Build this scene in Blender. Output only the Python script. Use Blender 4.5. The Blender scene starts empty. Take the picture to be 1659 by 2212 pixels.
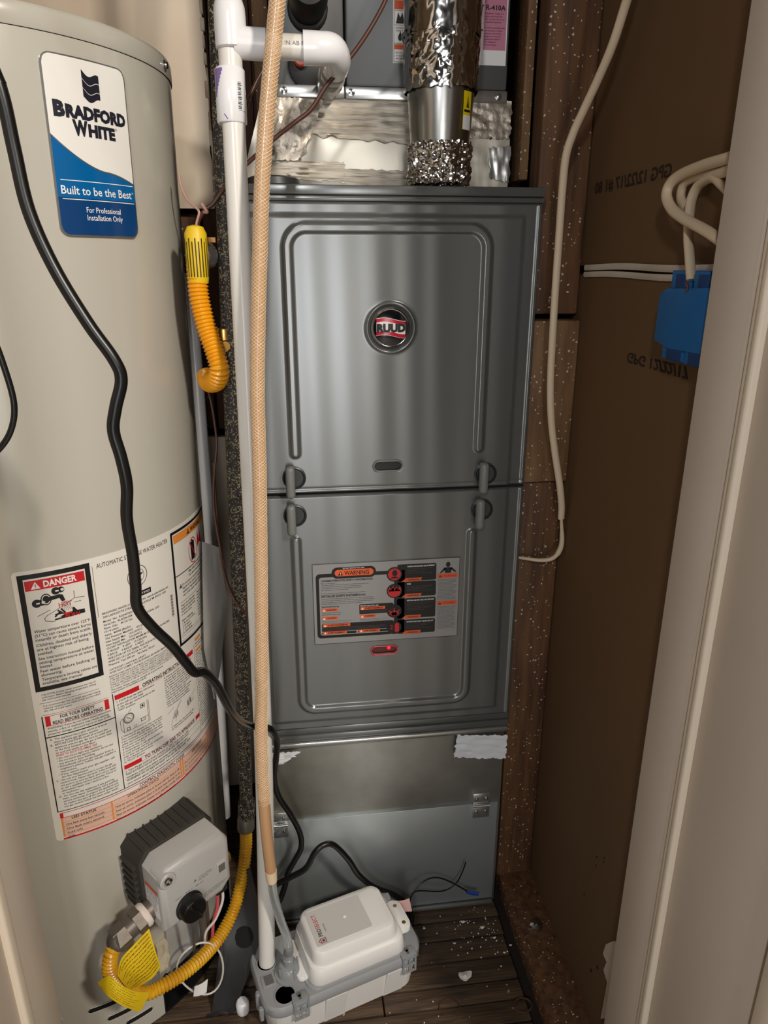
import bpy, bmesh, math, random
import numpy as np
from mathutils import Vector, Matrix, noise

random.seed(7)
SC = bpy.context.scene
COL = SC.collection
PI = math.pi

# ------------------------------------------------------------------ camera
F_PX, W_PX, H_PX = 1533.0, 1659.0, 2212.0
CAM = Vector((0.0, 0.0, 1.182))
PITCH, YAW = math.radians(19.2), math.radians(7.37)
cd = bpy.data.cameras.new('camera'); cam = bpy.data.objects.new('camera', cd); COL.objects.link(cam)
cam.location = CAM
cam.rotation_euler = (math.radians(90) - PITCH, 0, -YAW)
cd.sensor_fit = 'HORIZONTAL'; cd.sensor_width = 36.0; cd.lens = 36.0 * F_PX / W_PX
cd.clip_start = 0.01
SC.camera = cam

# ------------------------------------------------------------------ world, lamps, exposure
wd = bpy.data.worlds.new('world'); SC.world = wd; wd.use_nodes = True
bg = wd.node_tree.nodes['Background']
bg.inputs[0].default_value = (1.0, 0.86, 0.70, 1); bg.inputs[1].default_value = 0.017

def area(name, loc, aim, sx, sy, watt, col):
    l = bpy.data.lights.new(name, 'AREA'); l.shape = 'RECTANGLE'; l.size = sx; l.size_y = sy
    l.energy = watt; l.color = col
    o = bpy.data.objects.new(name, l); COL.objects.link(o)
    o.location = loc
    o.rotation_euler = (Vector(aim) - Vector(loc)).to_track_quat('-Z', 'Y').to_euler()
    return o
area('ceiling_lamp', (0.98, -0.95, 2.32), (-0.1, 0.9, 0.6), 0.18, 0.18, 44.0, (1.0, 0.91, 0.80))
area('hall_lamp', (-0.42, -1.0, 1.95), (-0.05, 1.0, 0.3), 0.14, 0.14, 11.0, (0.97, 0.98, 1.0))
area('streak_panel', (0.06, -2.6, 0.95), (0.0, 1.0, 0.9), 0.36, 1.5, 16.0, (0.98, 0.98, 1.0))  # unseen tall light panel, added to streak and brighten the furnace doors
area('streak_panel_right', (0.50, -2.6, 0.95), (0.1, 1.0, 0.9), 0.14, 1.4, 4.0, (1.0, 0.93, 0.84))  # second unseen light strip, added for another streak in the door paint

SC.view_settings.view_transform = 'Standard'; SC.view_settings.look = 'None'
SC.view_settings.gamma = 1.0; SC.view_settings.use_curve_mapping = False
SC.view_settings.exposure = 0.0

# ------------------------------------------------------------------ helpers
_f = Vector((math.sin(YAW) * math.cos(PITCH), math.cos(YAW) * math.cos(PITCH), -math.sin(PITCH)))
_r = Vector((math.cos(YAW), -math.sin(YAW), 0)); _u = _r.cross(_f)
def at(x, y, Y):
    """measured image point -> point of the room at depth Y from the doorway"""
    d = _f + _r * ((x - W_PX / 2) / F_PX) - _u * ((y - H_PX / 2) / F_PX)
    return CAM + d * (Y / d.y)
def atx(x, y, X):
    d = _f + _r * ((x - W_PX / 2) / F_PX) - _u * ((y - H_PX / 2) / F_PX)
    return CAM + d * (X / d.x)

def lin(c):
    return tuple((v / 255 / 12.92 if v / 255 <= 0.04045 else ((v / 255 + 0.055) / 1.055) ** 2.4) for v in c) + (1.0,)

MATS = {}
def mat(name, c, rough=0.5, metal=0.0, c2=None, vscale=8.0, vstretch=(1, 1, 1), bump=0.0, bscale=60.0, bstretch=(1, 1, 1),
        coat=0.0, specks=None, aniso=0.0, trans=0.0, alpha=1.0, emit=0.0, rvar=0.0, ior=None, vdetail=4.0):
    m = bpy.data.materials.new(name); m.use_nodes = True; MATS[name] = m
    nt = m.node_tree; N = nt.nodes; L = nt.links
    b = N['Principled BSDF']
    b.inputs['Base Color'].default_value = lin(c); b.inputs['Roughness'].default_value = rough
    b.inputs['Metallic'].default_value = metal; b.inputs['Coat Weight'].default_value = coat
    b.inputs['Coat Roughness'].default_value = 0.15
    b.inputs['Transmission Weight'].default_value = trans; b.inputs['Alpha'].default_value = alpha
    if ior: b.inputs['IOR'].default_value = ior
    tc = N.new('ShaderNodeTexCoord')
    def mapped(st):
        mp = N.new('ShaderNodeMapping'); mp.inputs['Scale'].default_value = st
        L.new(tc.outputs['Object'], mp.inputs['Vector']); return mp.outputs['Vector']
    colour = None
    if c2:
        n = N.new('ShaderNodeTexNoise'); n.inputs['Scale'].default_value = vscale; n.inputs['Detail'].default_value = vdetail
        L.new(mapped(vstretch), n.inputs['Vector'])
        rp = N.new('ShaderNodeValToRGB'); rp.color_ramp.elements[0].position = 0.33; rp.color_ramp.elements[1].position = 0.67
        rp.color_ramp.elements[0].color = lin(c); rp.color_ramp.elements[1].color = lin(c2)
        L.new(n.outputs['Fac'], rp.inputs['Fac']); colour = rp.outputs['Color']
        if rvar:
            mr = N.new('ShaderNodeMapRange'); mr.inputs['To Min'].default_value = rough - rvar; mr.inputs['To Max'].default_value = rough + rvar
            L.new(n.outputs['Fac'], mr.inputs['Value']); L.new(mr.outputs['Result'], b.inputs['Roughness'])
    if specks:                       # (colour, scale, size)
        v = N.new('ShaderNodeTexVoronoi'); v.inputs['Scale'].default_value = specks[1]
        dn = N.new('ShaderNodeTexNoise'); dn.inputs['Scale'].default_value = specks[1] * 1.6
        L.new(mapped((1, 1, 1)), dn.inputs['Vector'])
        vm = N.new('ShaderNodeVectorMath'); vm.operation = 'MULTIPLY_ADD'; vm.inputs[1].default_value = (.9 / specks[1],) * 3
        L.new(dn.outputs['Color'], vm.inputs[0]); L.new(mapped((1, 1, 1)), vm.inputs[2])
        L.new(vm.outputs[0], v.inputs['Vector'])
        n2 = N.new('ShaderNodeTexNoise'); n2.inputs['Scale'].default_value = specks[1] * 0.25
        L.new(mapped((1, 1, 1)), n2.inputs['Vector'])
        ma = N.new('ShaderNodeMath'); ma.operation = 'MULTIPLY'; ma.inputs[1].default_value = specks[2] * 2
        L.new(n2.outputs['Fac'], ma.inputs[0])
        lt = N.new('ShaderNodeMath'); lt.operation = 'LESS_THAN'
        L.new(v.outputs['Distance'], lt.inputs[0]); L.new(ma.outputs[0], lt.inputs[1])
        # only some of the cells carry a fleck
        sp = N.new('ShaderNodeSeparateColor'); L.new(v.outputs['Color'], sp.inputs[0])
        gt = N.new('ShaderNodeMath'); gt.operation = 'GREATER_THAN'; gt.inputs[1].default_value = specks[3] if len(specks) > 3 else 0.6
        L.new(sp.outputs[0], gt.inputs[0])
        mu = N.new('ShaderNodeMath'); mu.operation = 'MULTIPLY'; L.new(lt.outputs[0], mu.inputs[0]); L.new(gt.outputs[0], mu.inputs[1])
        mx = N.new('ShaderNodeMix'); mx.data_type = 'RGBA'
        L.new(mu.outputs[0], mx.inputs['Factor'])
        if colour: L.new(colour, mx.inputs['A'])
        else: mx.inputs['A'].default_value = lin(c)
        mx.inputs['B'].default_value = lin(specks[0]); colour = mx.outputs['Result']
    if colour: L.new(colour, b.inputs['Base Color'])
    if bump:
        n = N.new('ShaderNodeTexNoise'); n.inputs['Scale'].default_value = bscale; n.inputs['Detail'].default_value = 5
        L.new(mapped(bstretch), n.inputs['Vector'])
        bp = N.new('ShaderNodeBump'); bp.inputs['Strength'].default_value = bump; bp.inputs['Distance'].default_value = 0.002
        L.new(n.outputs['Fac'], bp.inputs['Height']); L.new(bp.outputs['Normal'], b.inputs['Normal'])
    if aniso:
        b.inputs['Anisotropic'].default_value = aniso
        cx = N.new('ShaderNodeCombineXYZ'); cx.inputs[2].default_value = 1.0
        L.new(cx.outputs[0], b.inputs['Tangent'])
    if emit:
        b.inputs['Emission Color'].default_value = lin(c); b.inputs['Emission Strength'].default_value = emit
    return m

class MB:
    """collects shapes into one mesh"""
    def __init__(s): s.v = []; s.f = []
    def add(s, vs, fs, T=None):
        o = len(s.v)
        s.v += [tuple(T @ Vector(p)) if T else tuple(p) for p in vs]
        s.f += [tuple(i + o for i in f) for f in fs]; return s
    def box(s, a, b, T=None):
        x0, y0, z0 = a; x1, y1, z1 = b
        vs = [(x0,y0,z0),(x1,y0,z0),(x1,y1,z0),(x0,y1,z0),(x0,y0,z1),(x1,y0,z1),(x1,y1,z1),(x0,y1,z1)]
        return s.add(vs, [(0,3,2,1),(4,5,6,7),(0,1,5,4),(1,2,6,5),(2,3,7,6),(3,0,4,7)], T)
    def bm(s, bm, T=None):
        bm.verts.index_update()
        r = s.add([v.co.copy() for v in bm.verts], [tuple(v.index for v in f.verts) for f in bm.faces], T); bm.free(); return r
    def rbox(s, a, b, r=0.003, seg=2, T=None):
        bm = bmesh.new(); bmesh.ops.create_cube(bm, size=1.0)
        for v in bm.verts:
            v.co = Vector(((a[i] + b[i]) / 2 + v.co[i] * (b[i] - a[i]) for i in range(3)))
        bmesh.ops.bevel(bm, geom=list(bm.edges), offset=r, segments=seg, affect='EDGES', profile=0.5)
        return s.bm(bm, T)
    def prism(s, pts, h0, h1, T=None, bev=0.0, seg=2):
        """outline in local x,y extruded along local z"""
        bm = bmesh.new()
        lo = [bm.verts.new((p[0], p[1], h0)) for p in pts]; hi = [bm.verts.new((p[0], p[1], h1)) for p in pts]
        n = len(pts)
        bm.faces.new(lo[::-1]); top = bm.faces.new(hi)
        for i in range(n): bm.faces.new((lo[i], lo[(i+1)%n], hi[(i+1)%n], hi[i]))
        if bev:
            bmesh.ops.bevel(bm, geom=list(top.edges), offset=bev, segments=seg, affect='EDGES', profile=0.5)
        bmesh.ops.recalc_face_normals(bm, faces=list(bm.faces))
        return s.bm(bm, T)
    def tube(s, pts, r, n=12, caps=True, closed=False, flat=1.0):
        P = [Vector(p) for p in pts]; m = len(P)
        R = [(r(i / (m - 1)) if callable(r) else r) for i in range(m)]
        T = []
        for i in range(m):
            a = P[max(i-1, 0)] if not closed else P[i-1]; b = P[min(i+1, m-1)] if not closed else P[(i+1) % m]
            t = (b - a); T.append(t.normalized() if t.length > 1e-9 else Vector((0,0,1)))
        ref = Vector((0,1,0)) if abs(T[0].y) < 0.9 else Vector((1,0,0))
        u = (ref - T[0] * ref.dot(T[0])).normalized()
        vs = []
        for i in range(m):
            u = (u - T[i] * u.dot(T[i])).normalized(); w = T[i].cross(u)
            for k in range(n):
                a = 2 * PI * k / n
                vs.append(P[i] + (u * math.cos(a) * flat + w * math.sin(a)) * R[i])
        fs = []
        for i in range(m - (0 if closed else 1)):
            for k in range(n):
                i2 = (i + 1) % m
                fs.append((i*n+k, i*n+(k+1)%n, i2*n+(k+1)%n, i2*n+k))
        if caps and not closed:
            fs.append(tuple(range(n))[::-1]); fs.append(tuple((m-1)*n + k for k in range(n)))
        return s.add(vs, fs)
    def cyl(s, p0, p1, r0, r1=None, n=24, caps=True):
        r1 = r0 if r1 is None else r1
        p0, p1 = Vector(p0), Vector(p1)
        return s.tube([p0, p1], lambda t: r0 + (r1 - r0) * t, n, caps)
    def lathe(s, prof, org, axis, n=32):
        """prof: (radius, height along axis)"""
        org = Vector(org); ax = Vector(axis).normalized()
        ref = Vector((0,0,1)) if abs(ax.z) < 0.9 else Vector((1,0,0))
        u = ref.cross(ax).normalized(); w = ax.cross(u)
        vs = []
        for r, h in prof:
            for k in range(n):
                a = 2*PI*k/n; vs.append(org + ax*h + (u*math.cos(a) + w*math.sin(a))*max(r, 1e-5))
        fs = []
        for i in range(len(prof)-1):
            for k in range(n): fs.append((i*n+k, i*n+(k+1)%n, (i+1)*n+(k+1)%n, (i+1)*n+k))
        fs.append(tuple(range(n))[::-1]); fs.append(tuple((len(prof)-1)*n+k for k in range(n)))
        return s.add(vs, fs)
    def grid(s, fn, nu, nv):
        vs = [fn(i/nu, j/nv) for j in range(nv+1) for i in range(nu+1)]
        fs = [(j*(nu+1)+i, j*(nu+1)+i+1, (j+1)*(nu+1)+i+1, (j+1)*(nu+1)+i) for j in range(nv) for i in range(nu)]
        return s.add(vs, fs)
    def sheet(s, fn, nu, nv, th):
        """a grid with thickness th (along the local normal)"""
        g = MB().grid(fn, nu, nv); n = (nu+1)*(nv+1)
        P = [Vector(p) for p in g.v]; back = []
        for j in range(nv+1):
            for i in range(nu+1):
                a = P[j*(nu+1)+min(i+1,nu)] - P[j*(nu+1)+max(i-1,0)]; b = P[min(j+1,nv)*(nu+1)+i] - P[max(j-1,0)*(nu+1)+i]
                c = a.cross(b); back.append(P[j*(nu+1)+i] - (c.normalized() if c.length > 1e-12 else Vector((0,0,1)))*th)
        fs = g.f + [tuple(i+n for i in f[::-1]) for f in g.f]
        rim = [i for i in range(nu+1)] + [j*(nu+1)+nu for j in range(1,nv+1)] + [nv*(nu+1)+i for i in range(nu-1,-1,-1)] + [j*(nu+1) for j in range(nv-1,0,-1)]
        for k in range(len(rim)):
            a, b = rim[k], rim[(k+1) % len(rim)]; fs.append((b, a, a+n, b+n))
        return s.add([tuple(p) for p in P] + [tuple(p) for p in back], fs)

def spline(pts, per=10):
    P = [Vector(p) for p in pts]; P = [P[0]*2-P[1]] + P + [P[-1]*2-P[-2]]; out = []
    for i in range(1, len(P)-2):
        p0, p1, p2, p3 = P[i-1:i+3]
        for k in range(per):
            t = k/per
            out.append(0.5*((2*p1) + (p2-p0)*t + (2*p0-5*p1+4*p2-p3)*t*t + (3*p1-p0-3*p2+p3)*t**3))
    out.append(P[-2]); return out
def resample(pts, step):
    P = [Vector(p) for p in pts]; out = [P[0]]; acc = 0.0; cur = P[0]
    for q in P[1:]:
        d = (q - cur).length
        while acc + d >= step:
            cur = cur + (q - cur) * ((step - acc) / d); out.append(cur.copy()); d = (q - cur).length; acc = 0.0
        acc += d; cur = q
    return out

def lead(pts, d):
    """carry a line on beyond its first point, the way it comes in"""
    return [pts[0] + (pts[0] - pts[1]).normalized() * d] + pts
def thing(name, label, cat, loc, group=None):
    o = bpy.data.objects.new(name, None); COL.objects.link(o); o.location = loc; o.empty_display_size = 0.05
    o['label'] = label; o['category'] = cat
    if group: o['group'] = group
    return o
def put(name, mb, m, parent=None, label=None, ang=40, kind=None):
    """one mesh object from an MB (or (verts, faces)); parts hang under their thing"""
    v, f = (mb.v, mb.f) if isinstance(mb, MB) else mb
    me = bpy.data.meshes.new(name); me.from_pydata([tuple(p) for p in v], [], f)
    if ang is not None:
        me.polygons.foreach_set('use_smooth', [True]*len(me.polygons))
        if ang < 180: me.set_sharp_from_angle(angle=math.radians(ang))
    me.update()
    if m is not None: me.materials.append(MATS[m] if isinstance(m, str) else m)
    o = bpy.data.objects.new(name, me); COL.objects.link(o)
    if parent is not None:
        o.parent = parent
        if parent.type == 'EMPTY': o.location = -parent.location
    if label: o['label'] = label
    if kind: o['kind'] = kind
    return o
def struct(name, mb, m, parent=None, ang=40):
    return put(name, mb, m, parent, ang=ang, kind='structure' if parent is None else None)
def solo(name, mb, m, label, cat, group=None, ang=40):
    o = put(name, mb, m, ang=ang); o['label'] = label; o['category'] = cat
    if group: o['group'] = group
    return o
def numgrid(name, X, Y, Z, m, parent, label=None):
    nv, nu = X.shape
    co = np.stack([X, Y, Z], -1).reshape(-1, 3)
    idx = np.arange(nv*nu).reshape(nv, nu)
    q = np.stack([idx[:-1,:-1], idx[:-1,1:], idx[1:,1:], idx[1:,:-1]], -1).reshape(-1, 4)
    me = bpy.data.meshes.new(name)
    me.from_pydata(co.tolist(), [], q.tolist())
    me.polygons.foreach_set('use_smooth', [True]*len(me.polygons)); me.update(); me.materials.append(MATS[m])
    o = bpy.data.objects.new(name, me); COL.objects.link(o); o.parent = parent
    if parent.type == 'EMPTY': o.location = -parent.location
    if label: o['label'] = label
    return o

# ---- print: flat lettering laid on a surface given by fn(u, v, lift)
_tc = {}
def glyphs(sx, bold):
    k = (sx, bold)
    if k in _tc: return _tc[k]
    cu = bpy.data.curves.new('lettering', 'FONT'); cu.body = sx; cu.size = 1.0; cu.resolution_u = 2
    cu.offset = bold; cu.fill_mode = 'FRONT'; cu.dimensions = '2D'
    ob = bpy.data.objects.new('lettering', cu); COL.objects.link(ob)
    me = bpy.data.meshes.new_from_object(ob)
    v = [(p.co.x, p.co.y) for p in me.vertices]; f = [tuple(p.vertices) for p in me.polygons]
    bpy.data.objects.remove(ob); bpy.data.curves.remove(cu); bpy.data.meshes.remove(me)
    _tc[k] = (v, f); return v, f
class Print:
    def __init__(s, fn, du=0.006): s.fn = fn; s.L = {}; s.du = du
    def lay(s, m): return s.L.setdefault(m, MB())
    def rect(s, u0, v0, u1, v1, m, lift=1):
        n = max(1, int(abs(u1-u0)/s.du))
        vs = []; fs = []
        for i in range(n+1):
            u = u0 + (u1-u0)*i/n; vs += [s.fn(u, v0, lift), s.fn(u, v1, lift)]
            if i: fs.append((2*i-2, 2*i, 2*i+1, 2*i-1))
        s.lay(m).add(vs, fs)
    def frame(s, u0, v0, u1, v1, w, m, lift=1):
        s.rect(u0, v0, u1, v0+w, m, lift); s.rect(u0, v1-w, u1, v1, m, lift)
        s.rect(u0, v0+w, u0+w, v1-w, m, lift); s.rect(u1-w, v0+w, u1, v1-w, m, lift)
    def poly(s, pts, m, lift=1): s.lay(m).add([s.fn(p[0], p[1], lift) for p in pts], [tuple(range(len(pts)))])
    def line(s, a, b, w, m, lift=1):
        d = Vector((b[0]-a[0], b[1]-a[1])); p = Vector((-d.y, d.x)).normalized()*w/2
        n = max(1, int(abs(d.x)/s.du)); vs = []; fs = []
        for i in range(n+1):
            c = Vector(a)+d*i/n; vs += [s.fn(c.x-p.x, c.y-p.y, lift), s.fn(c.x+p.x, c.y+p.y, lift)]
            if i: fs.append((2*i-2, 2*i, 2*i+1, 2*i-1))
        s.lay(m).add(vs, fs)
    def curve(s, pts, w, m, lift=1):
        for a, b in zip(pts, pts[1:]): s.line(a, b, w, m, lift)
    def disc(s, u, v, r, m, lift=1, n=28, ry=None, r0=0.0):
        ry = ry or r
        if r0:
            k = r0/r
            vs = []; fs = []
            for i in range(n):
                a = 2*PI*i/n
                vs += [s.fn(u+r*math.cos(a), v+ry*math.sin(a), lift), s.fn(u+r*k*math.cos(a), v+ry*k*math.sin(a), lift)]
                j = (i+1) % n; fs.append((2*i, 2*j, 2*j+1, 2*i+1))
            s.lay(m).add(vs, fs)
        else: s.poly([(u+r*math.cos(2*PI*i/n), v+ry*math.sin(2*PI*i/n)) for i in range(n)], m, lift)
    def text(s, t, u, v, h, m, lift=2, bold=0.0, width=None, align='L', slant=0.0, flipv=False, mirror=False, maxw=None):
        """h: cap height (the font's capitals are about 0.70 of its size)"""
        vs, fs = glyphs(t, bold)
        if not vs: return
        k = h/0.70; x0 = min(p[0] for p in vs); x1 = max(p[0] for p in vs); w = (x1-x0)*k
        kx = k*(width/w if width else 1.0)
        if maxw and w > maxw: kx = k*maxw/w
        w = (x1-x0)*kx
        off = {'L': 0, 'C': -w/2, 'R': -w}[align]
        out = []
        for p in vs:
            x = (p[0]-x0)*kx; y = p[1]*k
            if mirror: x = w-x
            if flipv: y = h-y
            out.append(s.fn(u+off+x+slant*y, v+y, lift))
        s.lay(m).add(out, fs)
    def para(s, lines, u, v, h, lead, m, bold=0.0, maxw=None, lift=2):
        for i, t in enumerate(lines):
            if t: s.text(t, u, v-i*lead, h, m, lift, bold, maxw=maxw)
    def tri(s, u, v, sz, m, m2, lift=2):
        s.poly([(u-sz*.58, v), (u+sz*.58, v), (u, v+sz)], m, lift)
        s.rect(u-sz*.06, v+sz*.3, u+sz*.06, v+sz*.68, m2, lift+1); s.rect(u-sz*.06, v+sz*.12, u+sz*.06, v+sz*.22, m2, lift+1)
    def build(s, parent, names):
        for m, mb in s.L.items(): put(names.get(m, 'printing'), mb, m, parent, ang=None, kind='stuff')

# ------------------------------------------------------------------ materials
mat('plaster', (226, 212, 190), .85, c2=(216, 198, 176), vscale=5, bump=.25, bscale=35, specks=((226, 214, 194), 26, .11, .86))
mat('paper_edge', (196, 184, 166), .9, c2=(150, 120, 96), vscale=30)
mat('brown_paper', (108, 80, 50), .75, c2=(97, 71, 43), vscale=3, vstretch=(1, 1, .5), bump=.08, bscale=120, specks=((60, 36, 20), 9, .05, .80))
mat('drywall_core', (206, 196, 182), .9, c2=(190, 176, 158), vscale=20)
mat('wood_old', (104, 70, 38), .7, c2=(70, 42, 22), vscale=14, vstretch=(6, 6, .5), bump=.3, bscale=40, bstretch=(4, 4, .4), specks=((190, 176, 156), 190, .24, .74))
mat('wood_block', (128, 96, 60), .7, c2=(96, 66, 38), vscale=14, vstretch=(4, 4, .6), bump=.3, bscale=40, bstretch=(4, 4, .4), specks=((190, 176, 156), 190, .24, .74))
mat('wood_dark', (86, 54, 34), .8, c2=(64, 38, 22), vscale=12, vstretch=(6, 6, .6), bump=.2)
mat('plank', (92, 72, 52), .6, c2=(58, 43, 31), vscale=9, vstretch=(1.2, 9, 9), bump=1.0, bscale=22, bstretch=(1, 10, 10), specks=((170, 158, 140), 60, .12, .86), rvar=.15)
mat('subfloor', (40, 30, 22), .9)
mat('hall_floor', (196, 190, 180), .5, c2=(182, 175, 165), vscale=6)
mat('trim_paint', (216, 204, 190), .45, c2=(210, 196, 181), vscale=4, bump=.05, bscale=160, bstretch=(1, 1, .05))
mat('trim_edge', (232, 218, 198), .5)
mat('tank_enamel', (188, 184, 172), .2, coat=.3, bump=.02, bscale=6)
mat('steel_screw', (170, 170, 168), .25, 1.0)
mat('black_paint', (20, 20, 21), .45)
mat('void', (6, 6, 6), .9)
mat('badge_white', (238, 236, 230), .2)
mat('badge_blue', (0, 96, 160), .2)
mat('badge_navy', (10, 62, 116), .2)
mat('badge_rim', (150, 150, 150), .3, .8)
mat('ink_navy', (24, 26, 40), .4)
mat('ink_black', (12, 11, 11), .5)
mat('ink_white', (236, 234, 230), .5)
mat('ink_red', (200, 22, 32), .45)
mat('ink_orange', (226, 142, 62), .5)
mat('ink_grey', (96, 94, 92), .5)
mat('label_white', (226, 221, 212), .3)
mat('label_pink', (224, 186, 164), .35)
mat('valve_grey', (176, 174, 170), .4)
mat('valve_dark', (52, 49, 44), .6, bump=.2)
mat('galv_fit', (112, 104, 96), .48, .6, bump=.3, bscale=50)
mat('pipe_dope', (214, 200, 190), .8, bump=.6, bscale=160)
mat('brass', (196, 154, 82), .28, 1.0)
mat('yellow_hose', (236, 160, 12), .32, coat=.3)
mat('yellow_hose_old', (222, 172, 26), .34, c2=(190, 132, 18), vscale=30, coat=.2)
mat('yellow_tag', (226, 190, 24), .45)
mat('tag_ink', (52, 44, 14), .6)
mat('furnace_paint', (118, 120, 119), .27, .6, aniso=.75)
mat('furnace_dark', (58, 60, 60), .4, .4)
mat('clip_plastic', (116, 118, 115), .42)
mat('chrome', (190, 190, 190), .15, 1.0)
mat('badge_black', (10, 10, 12), .08, coat=.6)
mat('badge_red', (196, 26, 52), .2)
mat('sight_glass', (26, 28, 28), .06, coat=.5)
mat('sight_red', (70, 8, 16), .08, coat=.5)
mat('red_plastic', (216, 60, 70), .2, coat=.4)
mat('led', (255, 30, 40), .3, emit=2.0)
mat('clear_rim', (200, 204, 204), .1, trans=.6)
mat('furnace_label', (150, 150, 150), .35, .5)
mat('label_orange', (214, 88, 40), .4)
mat('label_red', (190, 30, 36), .4)
mat('label_black', (5, 4, 4), .42)
mat('galvanised', (168, 170, 166), .40, .8, c2=(130, 128, 118), vscale=7, rvar=.06, bump=.04, bscale=18)
mat('galvanised_door', (190, 197, 198), .42, .75, c2=(176, 184, 185), vscale=4, rvar=.05, bump=.03, bscale=9)
mat('galv_bright', (206, 208, 206), .26, .9)
mat('white_tape', (214, 216, 220), .55, bump=.2, bscale=60)
mat('plenum_metal', (206, 200, 186), .36, .85, c2=(186, 180, 166), vscale=6)
mat('foil_tape', (176, 168, 154), .40, .7, c2=(150, 142, 128), vscale=10, vstretch=(.6, 1, 6), bump=.7, bscale=26, bstretch=(.5, 1, 6))
mat('foil_patch', (172, 162, 148), .38, .75, bump=.8, bscale=60)
mat('foil', (214, 212, 208), .13, 1.0)
mat('steel_pipe', (182, 182, 178), .26, 1.0, bump=.05, bscale=200, bstretch=(1, 1, .05))
mat('coil_paint', (96, 97, 97), .4, .35)
mat('rubber', (18, 18, 18), .5, bump=.1)
mat('pvc', (228, 225, 218), .25, coat=.15)
mat('pvc_white', (236, 236, 238), .22, coat=.2)
mat('pvc_clear', (190, 190, 184), .15, trans=.5)
mat('purple_primer', (132, 104, 168), .4)
mat('hose_vinyl', (186, 146, 106), .28, coat=.3)
mat('hose_braid', (226, 202, 170), .4)
mat('hose_braid_dark', (156, 118, 84), .4)
mat('clear_vinyl', (226, 230, 230), .06, trans=.85, ior=1.3)
mat('cord_black', (11, 11, 12), .34)
mat('iron_pipe', (34, 31, 29), .6, bump=.9, bscale=120, specks=((132, 120, 92), 430, .44, .40))
mat('wire_brown', (78, 46, 36), .4)
mat('wire_pink', (176, 136, 124), .4)
mat('wire_red', (206, 84, 92), .4)
mat('wire_white', (216, 210, 200), .4)
mat('cable_white', (206, 186, 158), .5, bump=.1, bscale=40)
mat('box_blue', (8, 100, 168), .45)
mat('box_dark', (4, 54, 110), .5)
mat('copper', (200, 130, 80), .3, 1.0)
mat('pump_white', (234, 232, 228), .35)
mat('pump_grey', (150, 152, 154), .4)
mat('pump_label', (206, 202, 198), .35)
mat('pump_clear', (168, 172, 174), .2, trans=.35)
mat('pouch', (176, 172, 166), .2, trans=.25)
mat('strap_black', (50, 50, 51), .42, c2=(38, 38, 40), vscale=20, bump=.15, bscale=40)
mat('pink_tag', (236, 190, 186), .6)
mat('blue_tape', (20, 60, 150), .5)
mat('scrap', (232, 224, 218), .8)
mat('insulation_cream', (206, 196, 170), .9, bump=.4)
mat('stamp_ink', (38, 24, 14), .8)
mat('label_mauve', (196, 126, 150), .35)
mat('plug_red', (150, 58, 40), .4)
mat('sticker_yellow', (232, 204, 20), .4)

# ------------------------------------------------------------------ the closet
XL, XR = -0.315, 0.400          # door opening
XD = 0.432                      # drywall on the right
YB = 1.75
fl = struct('floor', MB().box((-.80, .40, -.06), (.60, YB, -.022)), 'subfloor')
y = .415; k = 0
while y < 1.03:
    w = random.choice((.036, .039, .041, .044)); k += 1
    y1 = min(y + w, 1.036)
    z = random.uniform(-.0015, 0)
    a = -.78; cuts = [random.uniform(-.2, .3)] if k % 3 == 0 else []
    for b in cuts + [.352 + random.uniform(-.003, .002)]:
        put('plank', MB().rbox((a + .001, y + .0012, -.022), (b - .001, y1 - .0012, z), .0022, 2), 'plank', fl)
        a = b
    y = y1
put('plank', MB().rbox((-.78, 1.038, -.022), (.352, YB - .01, 0), .002, 1), 'plank', fl)
for (x, yy, r) in ((.219, .835, .016), (.343, .822, .014)):
    put('knot', MB().tube([(x + r * (1 + .12 * math.sin(2 * a + x * 40)) * math.cos(a), yy + r * .9 * math.sin(a), -.0004) for a in [2 * PI * q / 28 for q in range(28)]], .0013, 6, closed=True), 'wood_dark', fl)
struct('floor_hall', MB().box((-2.2, -3.2, -.06), (2.2, .40, -.002)), 'hall_floor')

wr = struct('wall_right', MB().box((XD + .012, .62, -.02), (XD + .10, YB, 2.4)), 'wood_dark')
put('drywall_sheet', MB().box((XD, .62, 1.181), (XD + .012, YB, 2.4)), 'brown_paper', wr)
put('drywall_sheet', MB().box((XD, .62, .03), (XD + .012, YB, 1.168)), 'brown_paper', wr)
for z0, z1 in ((1.1755, 1.1825), (1.1660, 1.1725)):
    put('sheet_edge', MB().sheet(lambda s, t: (XD - .0012 - .0012 * math.sin(PI * t), .63 + (1.046 - .63) * s, z0 + (z1 - z0) * t + .0012 * math.sin(9 * s + z0 * 60)), 30, 3, .001), 'drywall_core', wr)
put('sole_plate', MB().rbox((.3655, .50, .0), (XD + .02, 1.60, .038), .003), 'wood_old', wr)
put('stud', MB().rbox((.362, 1.056, .038), (.4305, 1.105, .851), .003), 'wood_old', wr)
put('stud', MB().rbox((.357, 1.062, 1.112), (.4305, 1.105, 2.40), .003), 'wood_old', wr)
put('stud_edge', MB().rbox((.343, 1.110, 1.30), (.3565, 1.150, 2.40), .002), 'wood_block', wr)
put('blocking', MB().rbox((.358, 1.048, .853), (.4318, 1.10, 1.104), .003), 'wood_block', wr)
put('bolt_head', MB().lathe([(.012, 0), (.012, .004), (.006, .007), (.006, .012), (.001, .0125)], (.402, .935, .038), (0, 0, 1), 8), 'steel_screw', wr)
pr = Print(lambda u, v, l: (XD - .0003 * l, 1.05 - u, v), du=1)
pr.text('GPG 12/22/17 #1 80', .012, 1.2760, .0140, 'stamp_ink', bold=.02, mirror=True, width=.211)
pr.text('GPG 12/22/17', .165, 1.0630, .0125, 'stamp_ink', bold=.02, flipv=True, width=.150)
pr.build(wr, {'stamp_ink': 'stamp'})
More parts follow.
